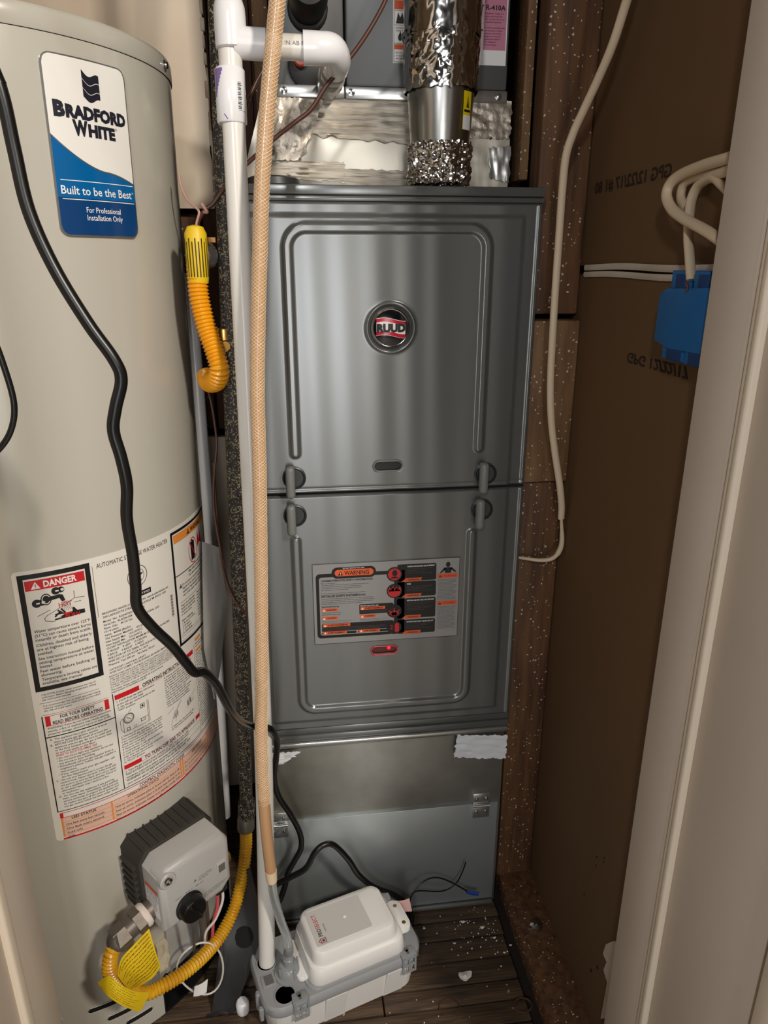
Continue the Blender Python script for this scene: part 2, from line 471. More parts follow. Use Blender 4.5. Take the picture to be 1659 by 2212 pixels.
hol = MB()
for (px, py) in ((1289, 1851), (1305, 1853), (1288, 1870), (1304, 1862), (1262, 1932)):
    p = atx(px, py, XD); hol.lathe([(.0030, .0012), (.0022, .0008), (.0012, -.0008)], p, (1, 0, 0), 10)
for (px, py) in ((1277, 2096), (1291, 2090)):
    p = atx(px, py, XD); hol.lathe([(.0045, .0012), (.0034, .0006), (.002, -.001)], p, (1, 0, 0), 10)
put('screw_holes', hol, 'void', wr)
# torn edge of the drywall by the jamb
tp = [atx(px, py, XD - .001) for px, py in ((1325, 2033), (1311, 2040), (1305, 2060), (1313, 2078), (1306, 2095), (1314, 2122), (1300, 2200), (1420, 2200), (1420, 2033))]
g = MB(); g.prism([(1.05 - p.y, p.z) for p in tp], 0, .003, Matrix(((0, 0, -1, XD), (-1, 0, 0, 1.05), (0, 1, 0, 0), (0, 0, 0, 1))))
put('torn_paper', g, 'drywall_core', wr)

struct('wall_left', MB().box((-.90, .42, -.02), (-.76, YB, 2.4)), 'plaster')
wb = struct('wall_back', MB().box((-.90, YB, -.02), (.60, YB + .05, 2.4)), 'wood_dark')
def rough_sheet(x0, x1, z0, z1, yy, seed):
    pts = []
    for i in range(25): pts.append((x0, z0 + (z1 - z0) * i / 24))
    for i in range(25):
        z = z1 + (z0 - z1) * i / 24
        pts.append((x1 + .006 * (noise.noise((z * 14, seed, 0)) + .6 * noise.noise((z * 45, seed, 3))), z))
    return MB().prism(pts, 0, .013, Matrix(((1, 0, 0, 0), (0, 0, -1, yy), (0, 1, 0, 0), (0, 0, 0, 1))))
put('plaster_sheet', rough_sheet(-.75, -.122, 1.277, 2.38, 1.42, 1.0), 'plaster', wb)
put('plaster_sheet', rough_sheet(-.75, -.085, .02, .86, 1.42, 5.0), 'plaster', wb)
g = MB()
for i in range(46):
    z = 1.28 + i * .0245; g.rbox((-.123 + random.uniform(-.003, .002), 1.4045, z), (-.1195 + random.uniform(-.001, .0015), 1.4195, z + random.uniform(.018, .030)), .0012, 1)
put('broken_edge', g, 'paper_edge', wb, kind='stuff')
for x0, x1, z0, z1, m in ((-.30, -.155, .87, 1.27, 'wood_old'), (-.076, -.047, 1.29, 2.38, 'wood_dark'), (-.042, -.014, 1.29, 2.38, 'wood_block'), (-.150, -.118, .87, 2.38, 'wood_dark')):
    put('stud', MB().rbox((x0, 1.435, z0), (x1, 1.47, z1), .003), m, wb)
struct('ceiling', MB().box((-.90, .66, 2.4), (.60, YB + .05, 2.45)), 'plaster')

# front wall around the door opening: jambs, stops, wall on both sides, header
struct('wall_front', MB().box((-1.6, .43, -.02), (XL - .02, .66, 2.45)).box((XR + .033, .43, -.02), (1.6, .61, 2.45)).box((XL - .02, .43, 2.06), (XR + .033, .66, 2.45)), 'plaster')
tl = struct('trim_1', MB().rbox((XL - .02, .43, -.002), (XL - .004, .592, 2.05), .002), 'trim_paint')
put('jamb_board', MB().rbox((XL - .02, .604, -.002), (XL, .668, 2.05), .002), 'trim_paint', tl)
put('stop_bead', MB().rbox((XL - .02, .588, -.002), (XL + .003, .6045, 2.05), .004, 3), 'trim_edge', tl)
tr = struct('trim_2', MB().rbox((XR + .005, .43, -.002), (XR + .032, .578, 2.05), .002), 'trim_paint')
put('jamb_board', MB().rbox((XR, .598, -.002), (XR + .032, .666, 2.05), .002), 'trim_paint', tr)
put('stop_bead', MB().rbox((XR - .002, .578, -.002), (XR + .032, .587, 2.05), .003, 3), 'trim_edge', tr)
put('stop_bead', MB().rbox((XR + .001, .588, -.002), (XR + .032, .5965, 2.05), .003, 3), 'trim_edge', tr)
put('casing', MB().rbox((XR + .0, .398, -.002), (XR + .09, .424, 2.12), .004, 2), 'trim_edge', tr)
put('casing', MB().rbox((XL - .09, .398, -.002), (XL, .424, 2.12), .004, 2), 'trim_edge', tl)
struct('trim_3', MB().rbox((XL - .02, .43, 2.03), (XR + .032, .668, 2.06), .002), 'trim_paint')

# ------------------------------------------------------------------ furnace
FY = 1.03
FX0, FX1, FXC = -.079, .355, .138
FT = thing('furnace', 'tall dark grey metal furnace with two door panels and a round badge', 'furnace', (FXC, FY, .412))
put('cabinet', MB().rbox((FX0, FY + .001, .412), (FX1, FY + .38, 1.281), .003), 'furnace_paint', FT)
put('top_flange', MB().rbox((FX0 - .002, FY - .006, 1.270), (FX1 + .002, FY + .02, 1.282), .002).rbox((FX0 - .002, FY - .003, 1.262), (FX1 + .002, FY + .02, 1.2695), .003), 'furnace_paint', FT)
def sstep(a, b, x):
    t = np.clip((x - a) / (b - a), 0, 1); return t * t * (3 - 2 * t)
def door(name, z0, z1, uf, up, badge=None, sight=None, label=None):
    """pressed steel door: a height field of beads, dish and sight-hole"""
    xs = np.arange(FX0 + .001, FX1 - .0005, .0014); zs = np.arange(z0, z1 + .0007, .0014)
    X, Z = np.meshgrid(xs, zs)
    xc, hw, zt, R, zb = uf
    w = (Z - zt + R) if up else (zt + R - Z)
    q = np.abs(X - xc) - (hw - R)
    sd = np.where((q > 0) & (w > 0), np.hypot(np.maximum(q, 0), np.maximum(w, 0)) - R, np.maximum(q, w) - R)
    end = (zb - Z) if up else (Z - zb)
    d = np.where(end > 0, np.hypot(np.abs(X - xc) - hw, end), np.abs(sd))
    H = .0042 * (1 - sstep(.0035, .0085, d))
    ex = np.minimum(X - (FX0 + .022), (FX1 - .024) - X)
    ez = (z1 - .014 - Z) if up else (Z - z0 - .014)
    H += .0040 * sstep(0, .007, ex) * sstep(0, .007, np.minimum(ez, 1))
    H += .0016 * np.exp(-((X - (FX1 - .006)) / .002) ** 2)
    edge = np.minimum(np.minimum(X - FX0 - .001, FX1 - X), np.minimum(Z - z0, z1 - Z))
    H -= .005 * (1 - sstep(0, .0025, edge))
    if up: H -= .0014 * np.exp(-((Z - z0 - .0075) / .0016) ** 2)
    H += .0008 * np.sin(PI * (X - FX0) / (FX1 - FX0)) + .00022 * np.sin(X * 62 + 1.0) * np.exp(-((X - .12) / .12) ** 2) + .00012 * np.sin(X * 140 + Z * 3)
    if badge:
        r = np.hypot(X - badge[0], Z - badge[1])
        H += .003 * np.exp(-((r - .0335) / .0022) ** 2) - .004 * (1 - sstep(.028, .033, r))
    if sight:
        r = np.hypot(np.maximum(np.abs(X - sight[0]) - .0135, 0), Z - sight[1])
        H -= .005 * (1 - sstep(.0062, .0085, r))
    return numgrid(name, X, FY - .004 - H, Z, 'furnace_paint', FT, label)
BADGE = (.1415, 1.098)
up = door('upper_door', .8573, 1.262, (.139, .138, 1.229, .026, .920), True, BADGE, (.138, .8965))
lo = door('lower_door', .437, .8543, (.134, .138, .478, .022, .782), False, None, (.1325, .5825))
put('bottom_rail', MB().rbox((FX0, FY - .004, .412), (FX1, FY + .01, .424), .002).rbox((FX0, FY - .001, .4245), (FX1, FY + .01, .4365), .002), 'furnace_paint', FT)
put('top_collar', MB().lathe([(.037, 0), (.038, .002), (.036, .010), (.030, .0125), (.001, .013)], (-.014, FY + .045, 1.2822), (0, 0, 1), 32), 'furnace_dark', FT)
put('door_gap', MB().box((FX0 + .002, FY - .0015, .8530), (FX1 - .002, FY + .002, .8586)), 'void', FT)
# round badge
bg_ = put('badge', MB().lathe([(.0278, 0), (.0278, .0035), (.0255, .005), (.024, .0045)], (BADGE[0], FY - .006, BADGE[1]), (0, -1, 0), 48), 'chrome', FT, 'chrome rimmed round badge')
put('badge_face', MB().lathe([(.0255, .004), (.0255, .0046), (.018, .0062), (.008, .0070), (.0005, .0072)], (BADGE[0], FY - .006, BADGE[1]), (0, -1, 0), 48), 'badge_black', bg_)
pr = Print(lambda u, v, l: (BADGE[0] + u, FY - .0062 - .0072 + .0036 * min(1, (u * u + v * v) / .00065) - .00035 * l - .0004, BADGE[1] + v), du=.002)
def flag(y0, y1, m, l, x0=-.0205, x1=.0205, amp=.0028):
    n = 24; vs = []; fs = []
    for i in range(n + 1):
        x = x0 + (x1 - x0) * i / n; o = amp * math.sin(-2.2 + 4.4 * i / n + 2.2 + .4) * .9
        vs += [pr.fn(x, y0 + o, l), pr.fn(x, y1 + o, l)]
        if i: fs.append((2*i-2, 2*i, 2*i+1, 2*i-1))
    pr.lay(m).add(vs, fs)
flag(-.0118, .0120, 'ink_white', 1, -.0215, .0215)
flag(-.0112, .0114, 'badge_red', 2)
flag(-.0062, .0066, 'ink_white', 3)
pr.text('RUUD', 0, -.0048, .0105, 'ink_black', 6, bold=.045, width=.040, align='C')
pr.text('RUUD', .0006, -.0046, .0101, 'ink_grey', 5, bold=.07, width=.0415, align='C')
pr.build(bg_, {'badge_red': 'red_flag', 'ink_white': 'silver_flag', 'ink_black': 'lettering', 'ink_grey': 'lettering_shadow'})
# sight windows
for (x, z, mm, rim, nm) in ((.138, .8965, 'sight_glass', 'clip_plastic', 'dark oval sight window'), (.1325, .5825, 'sight_red', 'red_plastic', 'red lit oval sight window')):
    def oval(r, hw, n=10):
        return [(x + hw + r * math.cos(a), z + r * math.sin(a)) for a in [(-PI/2 + PI*i/n) for i in range(n+1)]] + [(x - hw + r * math.cos(a), z + r * math.sin(a)) for a in [(PI/2 + PI*i/n) for i in range(n+1)]]
    T = Matrix(((1, 0, 0, 0), (0, 0, -1, FY), (0, 1, 0, 0), (0, 0, 0, 1)))
    s = put('sight_window', MB().prism(oval(.0065, .0135), .002, .0058, T), mm, FT, nm)
    rr = MB(); o = oval(.0078, .0137); o.append(o[0])
    rr.tube([(p[0], FY - .0095, p[1]) for p in o[:-1]], .0011, 8, closed=True)
    put('window_rim', rr, rim, s)
    if mm == 'sight_red':
        put('status_light', MB().lathe([(.003, 0), (.0025, .001), (.0005, .0016)], (x + .008, FY - .0058, z + .002), (0, -1, 0), 12), 'led', s)
# door latches
for (x, z) in ((-.0085, .880), (.283, .876), (-.0095, .821), (.280, .818)):
    l = put('latch', MB().rbox((x - .0065, FY - .030, z - .0245), (x + .0070, FY - .014, z + .0245), .0058, 4).rbox((x - .003, FY - .014, z - .018), (x + .004, FY - .006, z + .018), .002), 'clip_plastic', FT)
    put('latch_cup', MB().lathe([(.0175, 0), (.0175, .0026), (.0155, .0036), (.0135, .0012)], (x + .006, FY - .0088, z + .003), (0, -1, 0), 28), 'furnace_dark', l)

# safety label on the lower door
LX, LZ = .0190, .6015
fn = lambda u, v, l: (LX + u, FY - .0106 - .00012 * l, LZ + v)
lb = put('safety_label', MB().box((LX, FY - .0106, LZ), (LX + .235, FY - .006, LZ + .141)), 'furnace_label', FT, 'silver label printed with black, orange and red safety warnings')
pr = Print(fn, du=1)
pr.frame(0, 0, .235, .141, .0007, 'ink_black')
def rrect(u0, v0, u1, v1, r, m, l, n=5):
    pts = []
    for cx, cy, a0 in ((u1-r, v0+r, -90), (u1-r, v1-r, 0), (u0+r, v1-r, 90), (u0+r, v0+r, 180)):
        pts += [(cx + r*math.cos(math.radians(a0+90*i/n)), cy + r*math.sin(math.radians(a0+90*i/n))) for i in range(n+1)]
    pr.poly(pts, m, l)
rrect(.005, .011, .128, .124, .006, 'label_black', 1)
rrect(.010, .016, .150, .118, .004, 'furnace_label', 2)
rrect(.030, .115, .100, .134, .009, 'label_black', 3)
rrect(.035, .119, .096, .130, .005, 'label_orange', 4)
pr.tri(.044, .1203, .0072, 'ink_black', 'ink_white', 5)
pr.text('WARNING', .050, .1208, .0070, 'ink_black', 5, .02, width=.039)
pr.text('DO NOT REMOVE THIS LABEL', .065, .1312, .0018, 'ink_white', 5, align='C', maxw=.034)
pr.text('OWNER/OPERATOR SAFETY INFORMATION', .013, .1105, .0030, 'ink_black', 4, .03, width=.082)
pr.para(['Make sure this furnace:', '  - Is properly installed, serviced, and inspected by qualified service technicians.', '  - Is not used inside a mobile home, trailer or recreational vehicle.', '  - Has enough fresh air around it to ensure adequate ventilation for', '    safe combustion and to avoid exhaust gases.', '', 'For more information, check the owner\'s manual for filters and airflow.', 'Replace filters with filters of the same size or as the original.'], .013, .1068, .0017, .0029, 'ink_black', .01, maxw=.112)
pr.text('INSTALLER SAFETY INFORMATION', .013, .0835, .0030, 'ink_black', 4, .03, width=.070)
pr.para(['This furnace must be installed by a qualified installer in accordance with local codes.', 'This furnace must be connected to the specified vent system for combustion products.', 'Follow all installation instructions before operating this furnace and safety controls.', 'Check for gas leaks using a soap solution and never an open flame.'], .013, .0798, .0017, .0030, 'ink_black', .01, maxw=.116)
pr.text('PROPOSITION 65:', .013, .0655, .0024, 'ink_black', 4, .03, width=.028)
for (u, v, w, t) in ((.013, .0585, .026, 'WARNING:'), (.013, .0440, .026, 'WARNING:'), (.074, .0440, .026, 'WARNING:')):
    pr.rect(u, v, u + w, v + .0052, 'label_orange', 4); pr.tri(u + .0035, v + .0006, .0036, 'ink_white', 'label_orange', 5); pr.text(t, u + .0075, v + .0014, .0026, 'ink_black', 5, .03, width=w - .010)
pr.text('Cancer and Reproductive Harm', .013, .0555, .0017, 'ink_black', 4, maxw=.036); pr.text('www.P65Warnings.ca.gov', .013, .0520, .0021, 'ink_black', 4, maxw=.030)
pr.para(['Failure to follow safety warnings exactly could result', 'in serious injury, death or property damage.'], .013, .0405, .0016, .0026, 'ink_black', maxw=.055)
pr.para(['Improper installation, adjustment or service can', 'cause injury or property damage.'], .074, .0405, .0016, .0026, 'ink_black', maxw=.052)
for (u0, v0, u1, v1) in ((.073, .0505, .1275, .0680), (.0125, .0190 + .0035, .1275, .0365), (.0125, .0175 - .0, .068, .0215), (.0705, .0175, .122, .0215)):
    rrect(u0, v0, u1, v1, .0015, 'label_black', 3)
for (u, v, w, t) in ((.0745, .0580, .040, 'AVERTISSEMENT'), (.014, .0310, .044, 'AVERTISSEMENT'), (.014, .0178, .038, 'AVERTISSEMENT'), (.072, .0178, .034, 'AVERTISSEMENT')):
    pr.rect(u, v, u + w, v + .0050, 'label_orange', 4); pr.tri(u + .0035, v + .0006, .0036, 'ink_white', 'label_orange', 5); pr.text(t, u + .0075, v + .0012, .0026, 'ink_black', 5, .03, width=w - .010)
pr.text('PROPOSITION 65:', .0745, .0640, .0022, 'ink_white', 4, width=.030)
for (u, v, w) in ((.0745, .0555, .050), (.0745, .0530, .044), (.014, .0285, .10), (.014, .0262, .104), (.014, .0240, .092)):
    pr.text('Lire et suivre toutes les instructions du manuel avant utilisation et entretien', u, v, .0013, 'ink_grey', 4, width=w)
# right hand column of hazards
pr.rect(.129, .013, .146, .124, 'label_black', 3)
for (v0, v1, t) in ((.1045, .1335, 'CARBON MONOXIDE GAS IS PRESENT'), (.0770, .1035 - .0005, 'FIRE'), (.0385, .0740, 'NATURAL GAS MAY LEAK AND EXPLODE'), (.0105, .0355, 'MOVING PARTS MAY CRUSH OR CUT')):
    rrect(.134, v0, .197, v1, .003, 'label_black', 3)
    pr.text(t, .150, v1 - .0050, .0024, 'ink_white', 5, .02, maxw=.044)
    for i in range(4 if v1 - v0 < .03 else 6): pr.text('Follow all instructions in the manual' if i % 2 else 'Can cause serious injury or death', .150, v1 - .0085 - .0026 * i, .0013, 'ink_grey', 5, width=.040 - .006 * (i % 3))
    pr.poly([(.141, v0 - .001), (.172, v0 - .001), (.174, v0 + .0052), (.148, v0 + .0052)], 'label_orange', 5); pr.text('WARNING', .151, v0 + .0006, .0026, 'label_black', 6, .02, width=.018)
for (v, r) in ((.1175, .0125), (.0885, .0125), (.0530, .0120), (.0230, .0120)): pr.disc(.1295, v, r, 'label_black', 6)
pr.disc(.1295, .1175, .0102, 'label_red', 7); pr.disc(.1300, .1195, .0042, 'label_black', 8, ry=.0055); pr.poly([(.123, .1105), (.136, .1105), (.133, .1135), (.126, .1135)], 'label_black', 8)
pr.disc(.1295, .0860, .0100, 'label_red', 7, ry=.0080)
for (a, b) in ((-.0085, .0075), (-.003, .0100), (.003, .0085), (.008, .0095)): pr.poly([(.1295 + a - .003, .088), (.1295 + a + .003, .088), (.1295 + a + .001, .088 + b)], 'label_red', 7)
for (a, b) in ((-.005, .004), (.0005, .005), (.0058, .004)): pr.poly([(.1295 + a - .0012, .0975), (.1295 + a + .0012, .0975), (.1295 + a, .0975 - b - .003)], 'label_black', 8)
for i in range(7):
    a = math.radians(25 + 22 * i); pr.poly([(.1295 - .003 * math.sin(a), .046 + .003 * math.cos(a)), (.1295 + .003 * math.sin(a), .046 - .003 * math.cos(a)), (.1295 + (.010 + .004 * (i % 2)) * math.cos(a), .046 + (.008 + .005 * (i % 2)) * math.sin(a))], 'label_red', 7)
rrect(.1305, .0145, .1375, .0310, .003, 'label_red', 7); pr.text('2', .1225, .0200, .0080, 'label_red', 7)
# far right: figure and two headed text blocks
pr.disc(.216, .1295, .0036, 'ink_black', 3, ry=.0046); pr.poly([(.211, .115), (.221, .115), (.222, .1245), (.210, .1245)], 'ink_black', 3)
pr.poly([(.210, .1245), (.203, .116), (.205, .1148), (.213, .122)], 'ink_black', 3); pr.poly([(.222, .1245), (.230, .117), (.228, .1155), (.219, .122)], 'ink_black', 3)
for (v, t) in ((.1065, 'WARNING'), (.0585, 'AVERTISSEMENT')):
    pr.rect(.199, v, .232, v + .0072, 'label_orange', 3); pr.tri(.204, v + .001, .0045, 'ink_black', 'label_orange', 4); pr.text(t, .2085, v + .0018, .0036, 'label_red', 4, .02, maxw=.021)
    for i in range(15 if v > .08 else 17):
        pr.text(('Asphyxiation hazard: read and follow', 'all instructions before installing', 'or servicing this heating appliance')[i % 3], .200, v - .0032 - .0025 * i, .0015, 'ink_grey', 3, .01, width=.030 - .005 * (i % 4 == 3))
pr.build(lb, {'ink_black': 'black_print', 'label_black': 'black_panel', 'label_orange': 'orange_panel', 'label_red': 'red_symbol', 'ink_white': 'white_print', 'ink_grey': 'fine_print', 'furnace_label': 'silver_panel'})

# ------------------------------------------------------------------ return air base under the furnace
BT = thing('return_air_base', 'galvanised sheet metal base box under the grey furnace with hinged flap', 'base', (.137, FY, 0))
put('box_panel', MB().rbox((FX0 + .001, FY + .004, .0), (.352, FY + .37, .410), .002), 'galvanised', BT)
put('top_lip', MB().rbox((FX0, FY - .008, .4015), (.354, FY + .01, .4115), .003, 3), 'galv_bright', BT)
put('flap', MB().rbox((FX0 + .001, FY - .001, .012), (.346, FY + .005, .2425), .0012), 'galvanised_door', BT)
put('bottom_lip', MB().rbox((FX0, FY - .006, .0005), (.346, FY + .004, .0095), .002), 'galvanised', BT)
for (x, z) in ((.3135, .2415), (-.056, .2395)):
    h = put('hinge', MB().rbox((x - .016, FY - .004, z + .002), (x + .016, FY + .0045, z + .026), .001).rbox((x - .016, FY - .0045, z - .028), (x + .016, FY, z - .002), .001).cyl((x - .016, FY - .0055, z), (x + .016, FY - .0055, z), .0028, n=12), 'galv_bright', BT)
    for dx in (-.009, .009):
        for dz in (.015, -.014):
            put('rivet', MB().lathe([(.003, 0), (.0026, .0012), (.0006, .002)], (x + dx, FY - .0042, z + dz), (0, -1, 0), 12), 'chrome', h)
def wrinkled(pts, ncols, y0, amp, seed, m, name, parent, th=.0007, label=None):
    """pts: four corners (x,z) bl, br, tr, tl of a taped patch on a front plane"""
    bl, br, tr_, tl_ = [Vector(p) for p in pts]
    def fn(s, t):
        js = .006 * noise.noise((t * 9, seed, 1)) * (1 if s in (0, 1) else 0); jt = .004 * noise.noise((s * 14, seed, 5)) * (1 if t in (0, 1) else 0)
        p = (bl * (1 - s) + br * s) * (1 - t) + (tl_ * (1 - s) + tr_ * s) * t
        h = amp * (noise.noise((s * 3, t * 11 + seed, seed)) + .6 * abs(noise.noise((s * 9, t * 22, seed + 4))) + .3)
        return (p.x + js, y0 - max(h, .0002), p.y + jt)
    return put(name, MB().sheet(fn, ncols, max(6, ncols // 2), -th), m, parent, label, ang=50)
wrinkled([(.257, .358), (.352, .346), (.352, .396), (.261, .405)], 24, FY - .009, .003, 3.0, 'white_tape', 'tape_piece', BT, label='white tape piece')
wrinkled([(-.078, .372), (-.042, .375), (-.011, .397), (-.078, .400)], 20, FY - .009, .003, 8.0, 'white_tape', 'tape_piece', BT, label='white tape piece')

# ------------------------------------------------------------------ coil case and plenum above the furnace
CY = 1.13
CT = thing('evaporator_coil_case', 'dark grey coil case above the furnace on a taped sheet metal plenum', 'coil case', (.16, CY, 1.283))
put('plenum', MB().rbox((-.012, CY - .002, 1.283), (.330, CY + .27, 1.402), .002), 'plenum_metal', CT)
put('plenum_side', MB().prism([(-.062, 0), (-.012, 0), (-.012, .115), (-.025, .115)], -.30, -.02, Matrix(((1, 0, 0, 0), (0, 0, -1, CY - .02), (0, 1, 0, 1.285), (0, 0, 0, 1)))), 'plenum_metal', CT)
put('case', MB().rbox((-.006, CY, 1.417), (.0905, CY + .27, 1.98), .003).rbox((.0925, CY - .004, 1.417), (.323, CY + .27, 1.98), .004), 'coil_paint', CT)
fl_ = put('flange', MB().rbox((-.004, CY - .010, 1.4005), (.090, CY + .002, 1.4165), .002).rbox((.0905, CY - .009, 1.4005), (.323, CY + .002, 1.4165), .002), 'galv_bright', CT)
for x in (.006, .074, .099, .309):
    put('screw', MB().lathe([(.0052, 0), (.0052, .001), (.0036, .0012), (.0036, .0045), (.001, .005)], (x, CY - .010, 1.4085), (0, -1, 0), 6 if x > .05 else 8), 'chrome', fl_)
wrinkled([(.015, 1.357), (.19, 1.345), (.20, 1.401), (.010, 1.402)], 40, CY - .003, .0016, 2.0, 'foil_tape', 'foil_tape', CT)
wrinkled([(-.030, 1.322), (.026, 1.322), (.060, 1.398), (-.004, 1.402)], 26, CY - .006, .0032, 4.0, 'foil_patch', 'foil_tape', CT)
wrinkled([(-.028, 1.300), (.090, 1.295), (.088, 1.322), (-.030, 1.320)], 26, CY - .003, .0014, 6.0, 'foil_tape', 'foil_tape', CT)
wrinkled([(.090, 1.288), (.19, 1.288), (.19, 1.311), (.088, 1.313)], 26, CY - .003, .001, 9.0, 'foil_tape', 'foil_tape', CT)
wrinkled([(.258, 1.356), (.331, 1.355), (.331, 1.404), (.258, 1.402)], 26, CY - .004, .003, 11.0, 'foil_patch', 'foil_tape', CT)
wrinkled([(.252, 1.290), (.331, 1.289), (.331, 1.356), (.258, 1.356)], 20, CY - .003, .0012, 13.0, 'plenum_metal', 'foil_tape', CT)
wrinkled([(.303, 1.303), (.332, 1.297), (.332, 1.346), (.300, 1.343)], 16, CY - .0065, .0018, 15.0, 'galv_bright', 'foil_tape', CT)
put('suction_stub', MB().lathe([(.023, -.10), (.0235, 0), (.0255, .02), (.0255, .05), (.021, .062), (.005, .066)], (.042, CY - .015, 1.508), (0, -1, .05), 28).lathe([(.027, .0), (.027, .012), (.024, .014)], (.042, CY, 1.506), (0, -1, 0), 24), 'rubber', CT, 'black insulated pipe stub')
dp = put('drain_port', MB().lathe([(.027, -.002), (.027, .003), (.024, .005)], (.040, CY - .001, 1.4390), (0, -1, 0), 24), 'rubber', CT)
put('port_plug', MB().lathe([(.010, 0), (.010, .012), (.008, .014), (.002, .014)], (.030, CY - .004, 1.446), (0, -1, 0), 16), 'plug_red', dp)
# labels on the coil case
fn = lambda u, v, l: (.158 + u, CY - .0046 - .00015 * l, 1.447 + v)
c1 = put('hazard_label', MB().box((.158, CY - .0046, 1.447), (.192, CY - .003, 1.60)), 'ink_white', CT, 'white and orange hazard label')
pr = Print(fn, du=1)
pr.frame(.001, .001, .033, .152, .0006, 'ink_grey')
pr.rect(.002, .0165, .032, .0225, 'label_orange'); pr.rect(.002, .0635, .032, .074, 'label_orange')
for v in (.0235, .045, .062): pr.rect(.002, v, .032, v + .0005, 'ink_black')
pr.poly([(.004, .047), (.016, .047), (.013, .060), (.010, .054), (.007, .060)], 'ink_black'); pr.disc(.010, .0305, .0030, 'ink_black', 1, ry=.004); pr.poly([(.008, .033), (.012, .033), (.0105, .0385)], 'ink_black')
pr.para(['Explosion', 'Hazard'], .004, .041, .0024, .0034, 'ink_black'); pr.para(['Risk of fire', 'or explosion', 'see manual'], .004, .0115, .0022, .0034, 'ink_black')
pr.build(c1, {'label_orange': 'orange_band', 'ink_black': 'black_print', 'ink_grey': 'outline'})
fn = lambda u, v, l: (.258 + u, CY - .0046 - .00015 * l, 1.448 + v)
c2_ = put('refrigerant_label', MB().box((.258, CY - .0046, 1.448), (.319, CY - .003, 1.60)), 'ink_white', CT, 'white and pink refrigerant label')
pr = Print(fn, du=1)
pr.rect(.0275, .0185, .0595, .0735 + .03, 'label_mauve'); pr.rect(.0265, .001, .0267, .078, 'ink_grey')
pr.text('R-410A', .0435, .0665, .0058, 'ink_navy', 3, .03, width=.028, align='C')
pr.para(['Refrigerant charge and', 'safety instructions for', 'this coil only. Service by', 'a qualified technician.', '', 'R-410A is non-flammable', 'and operates at higher', 'pressure. Use proper', 'gauges and recovery', 'equipment made for', 'this refrigerant.', 'See the manual.'], .0285, .0615, .0020, .0034, 'ink_navy', maxw=.029, lift=3)
pr.rect(.0, .041, .0262, .0435, 'ink_navy'); pr.rect(.0, .070, .0262, .0725, 'ink_navy')
pr.para(['WARRANTY', 'SERIAL', 'MODEL', '', '115V 60HZ', '15A'], .015, .066, .0020, .0042, 'ink_navy', maxw=.010)
pr.build(c2_, {'label_mauve': 'pink_panel', 'ink_navy': 'navy_print', 'ink_grey': 'rule'})

# ------------------------------------------------------------------ vent pipe
VX, VY = .2160, 1.072
VT = thing('vent_pipe', 'round steel vent pipe wrapped in crinkled foil rising from the furnace top', 'pipe', (VX, VY, 1.283))
put('steel_sleeve', MB().lathe([(.0390, 1.30), (.0405, 1.34), (.0465, 1.415), (.0465, 1.80)], (VX, VY, 0), (0, 0, 1), 64), 'steel_pipe', VT)
def crumple(z0, z1, r0, r1, amp, dens, seed, name, tape=0.0):
    nu, nv = 150, max(40, int((z1 - z0) / .0016))
    nv = min(nv, 170)
    def fn(s, t):
        a = 2 * PI * s; z = z0 + (z1 - z0) * t; c = (math.cos(a) * dens, math.sin(a) * dens, z * dens * 16 + seed)
        d, _ = noise.voronoi(c); e = d[1] - d[0]
        h = amp * (e * 1.3 + .8 * noise.noise((c[0] * .5, c[1] * .5, c[2] * .5)) + .35 * abs(noise.noise((c[0] * 2.5, c[1] * 2.5, c[2] * 2.5))))
        if t in (0, 1): z += .004 * noise.noise((c[0] * 1.5, c[1] * 1.5, seed))
        if tape: h *= .35 + .65 * max(0, noise.noise((c[0] * .3, c[1] * .3, z * 14 + seed)) + .4)
        r = r0 + (r1 - r0) * t + h
        return (VX + r * math.cos(a), VY + r * math.sin(a), z)
    return put(name, MB().grid(fn, nu, nv), 'foil', VT, ang=16)
crumple(1.2870, 1.338, .0410, .0410, .0048, 5.5, 3.0, 'foil_collar')
crumple(1.400, 1.470, .0490, .0500, .0034, 3.3, 9.0, 'foil_wrap', 1)
crumple(1.463, 1.78, .0505, .0505, .0030, 2.4, 21.0, 'foil_wrap', 1)
g = MB(); g.grid(lambda s, t: (VX + (.0462 - .003 * (1 - t) * .6) * math.cos(math.radians(-60 + 20 * s)), VY + (.0462 - .003 * (1 - t) * .6) * math.sin(math.radians(-60 + 20 * s)), 1.352 + .045 * t), 6, 4)
ys = put('warning_sticker', g, 'sticker_yellow', VT, 'yellow sticker', ang=None)
pr = Print(lambda u, v, l: (VX + (.0466 - .003 * (1 - v) * .6) * math.cos(math.radians(-60 + 20 * u)), VY + (.0466 - .003 * (1 - v) * .6) * math.sin(math.radians(-60 + 20 * u)), 1.352 + .045 * v), du=.2)
pr.rect(0, 0, 1, .38, 'ink_white'); pr.tri(.5, .58, .30, 'ink_black', 'sticker_yellow'); pr.rect(.1, .46, .9, .52, 'ink_black', 2)
pr.build(ys, {'ink_white': 'white_band', 'ink_black': 'symbol', 'sticker_yellow': 'symbol_mark'})

# ------------------------------------------------------------------ water heater
TCX, TCY, TR = -.3949, 1.0825, .25
def tk(az, z, off=0.0):
    """point on the (slightly leaning) tank jacket: azimuth in degrees, height, distance off the skin"""
    a = math.radians(az)
    return Vector((TCX + .0124 * (z - 1.182) + (TR + off) * math.cos(a), TCY + .0045 * (z - 1.182) + (TR + off) * math.sin(a), z))
WT = thing('water_heater', 'tall pale grey cylindrical tank water heater with warning labels and a blue badge', 'water heater', (TCX - .0147, TCY - .005, 0))
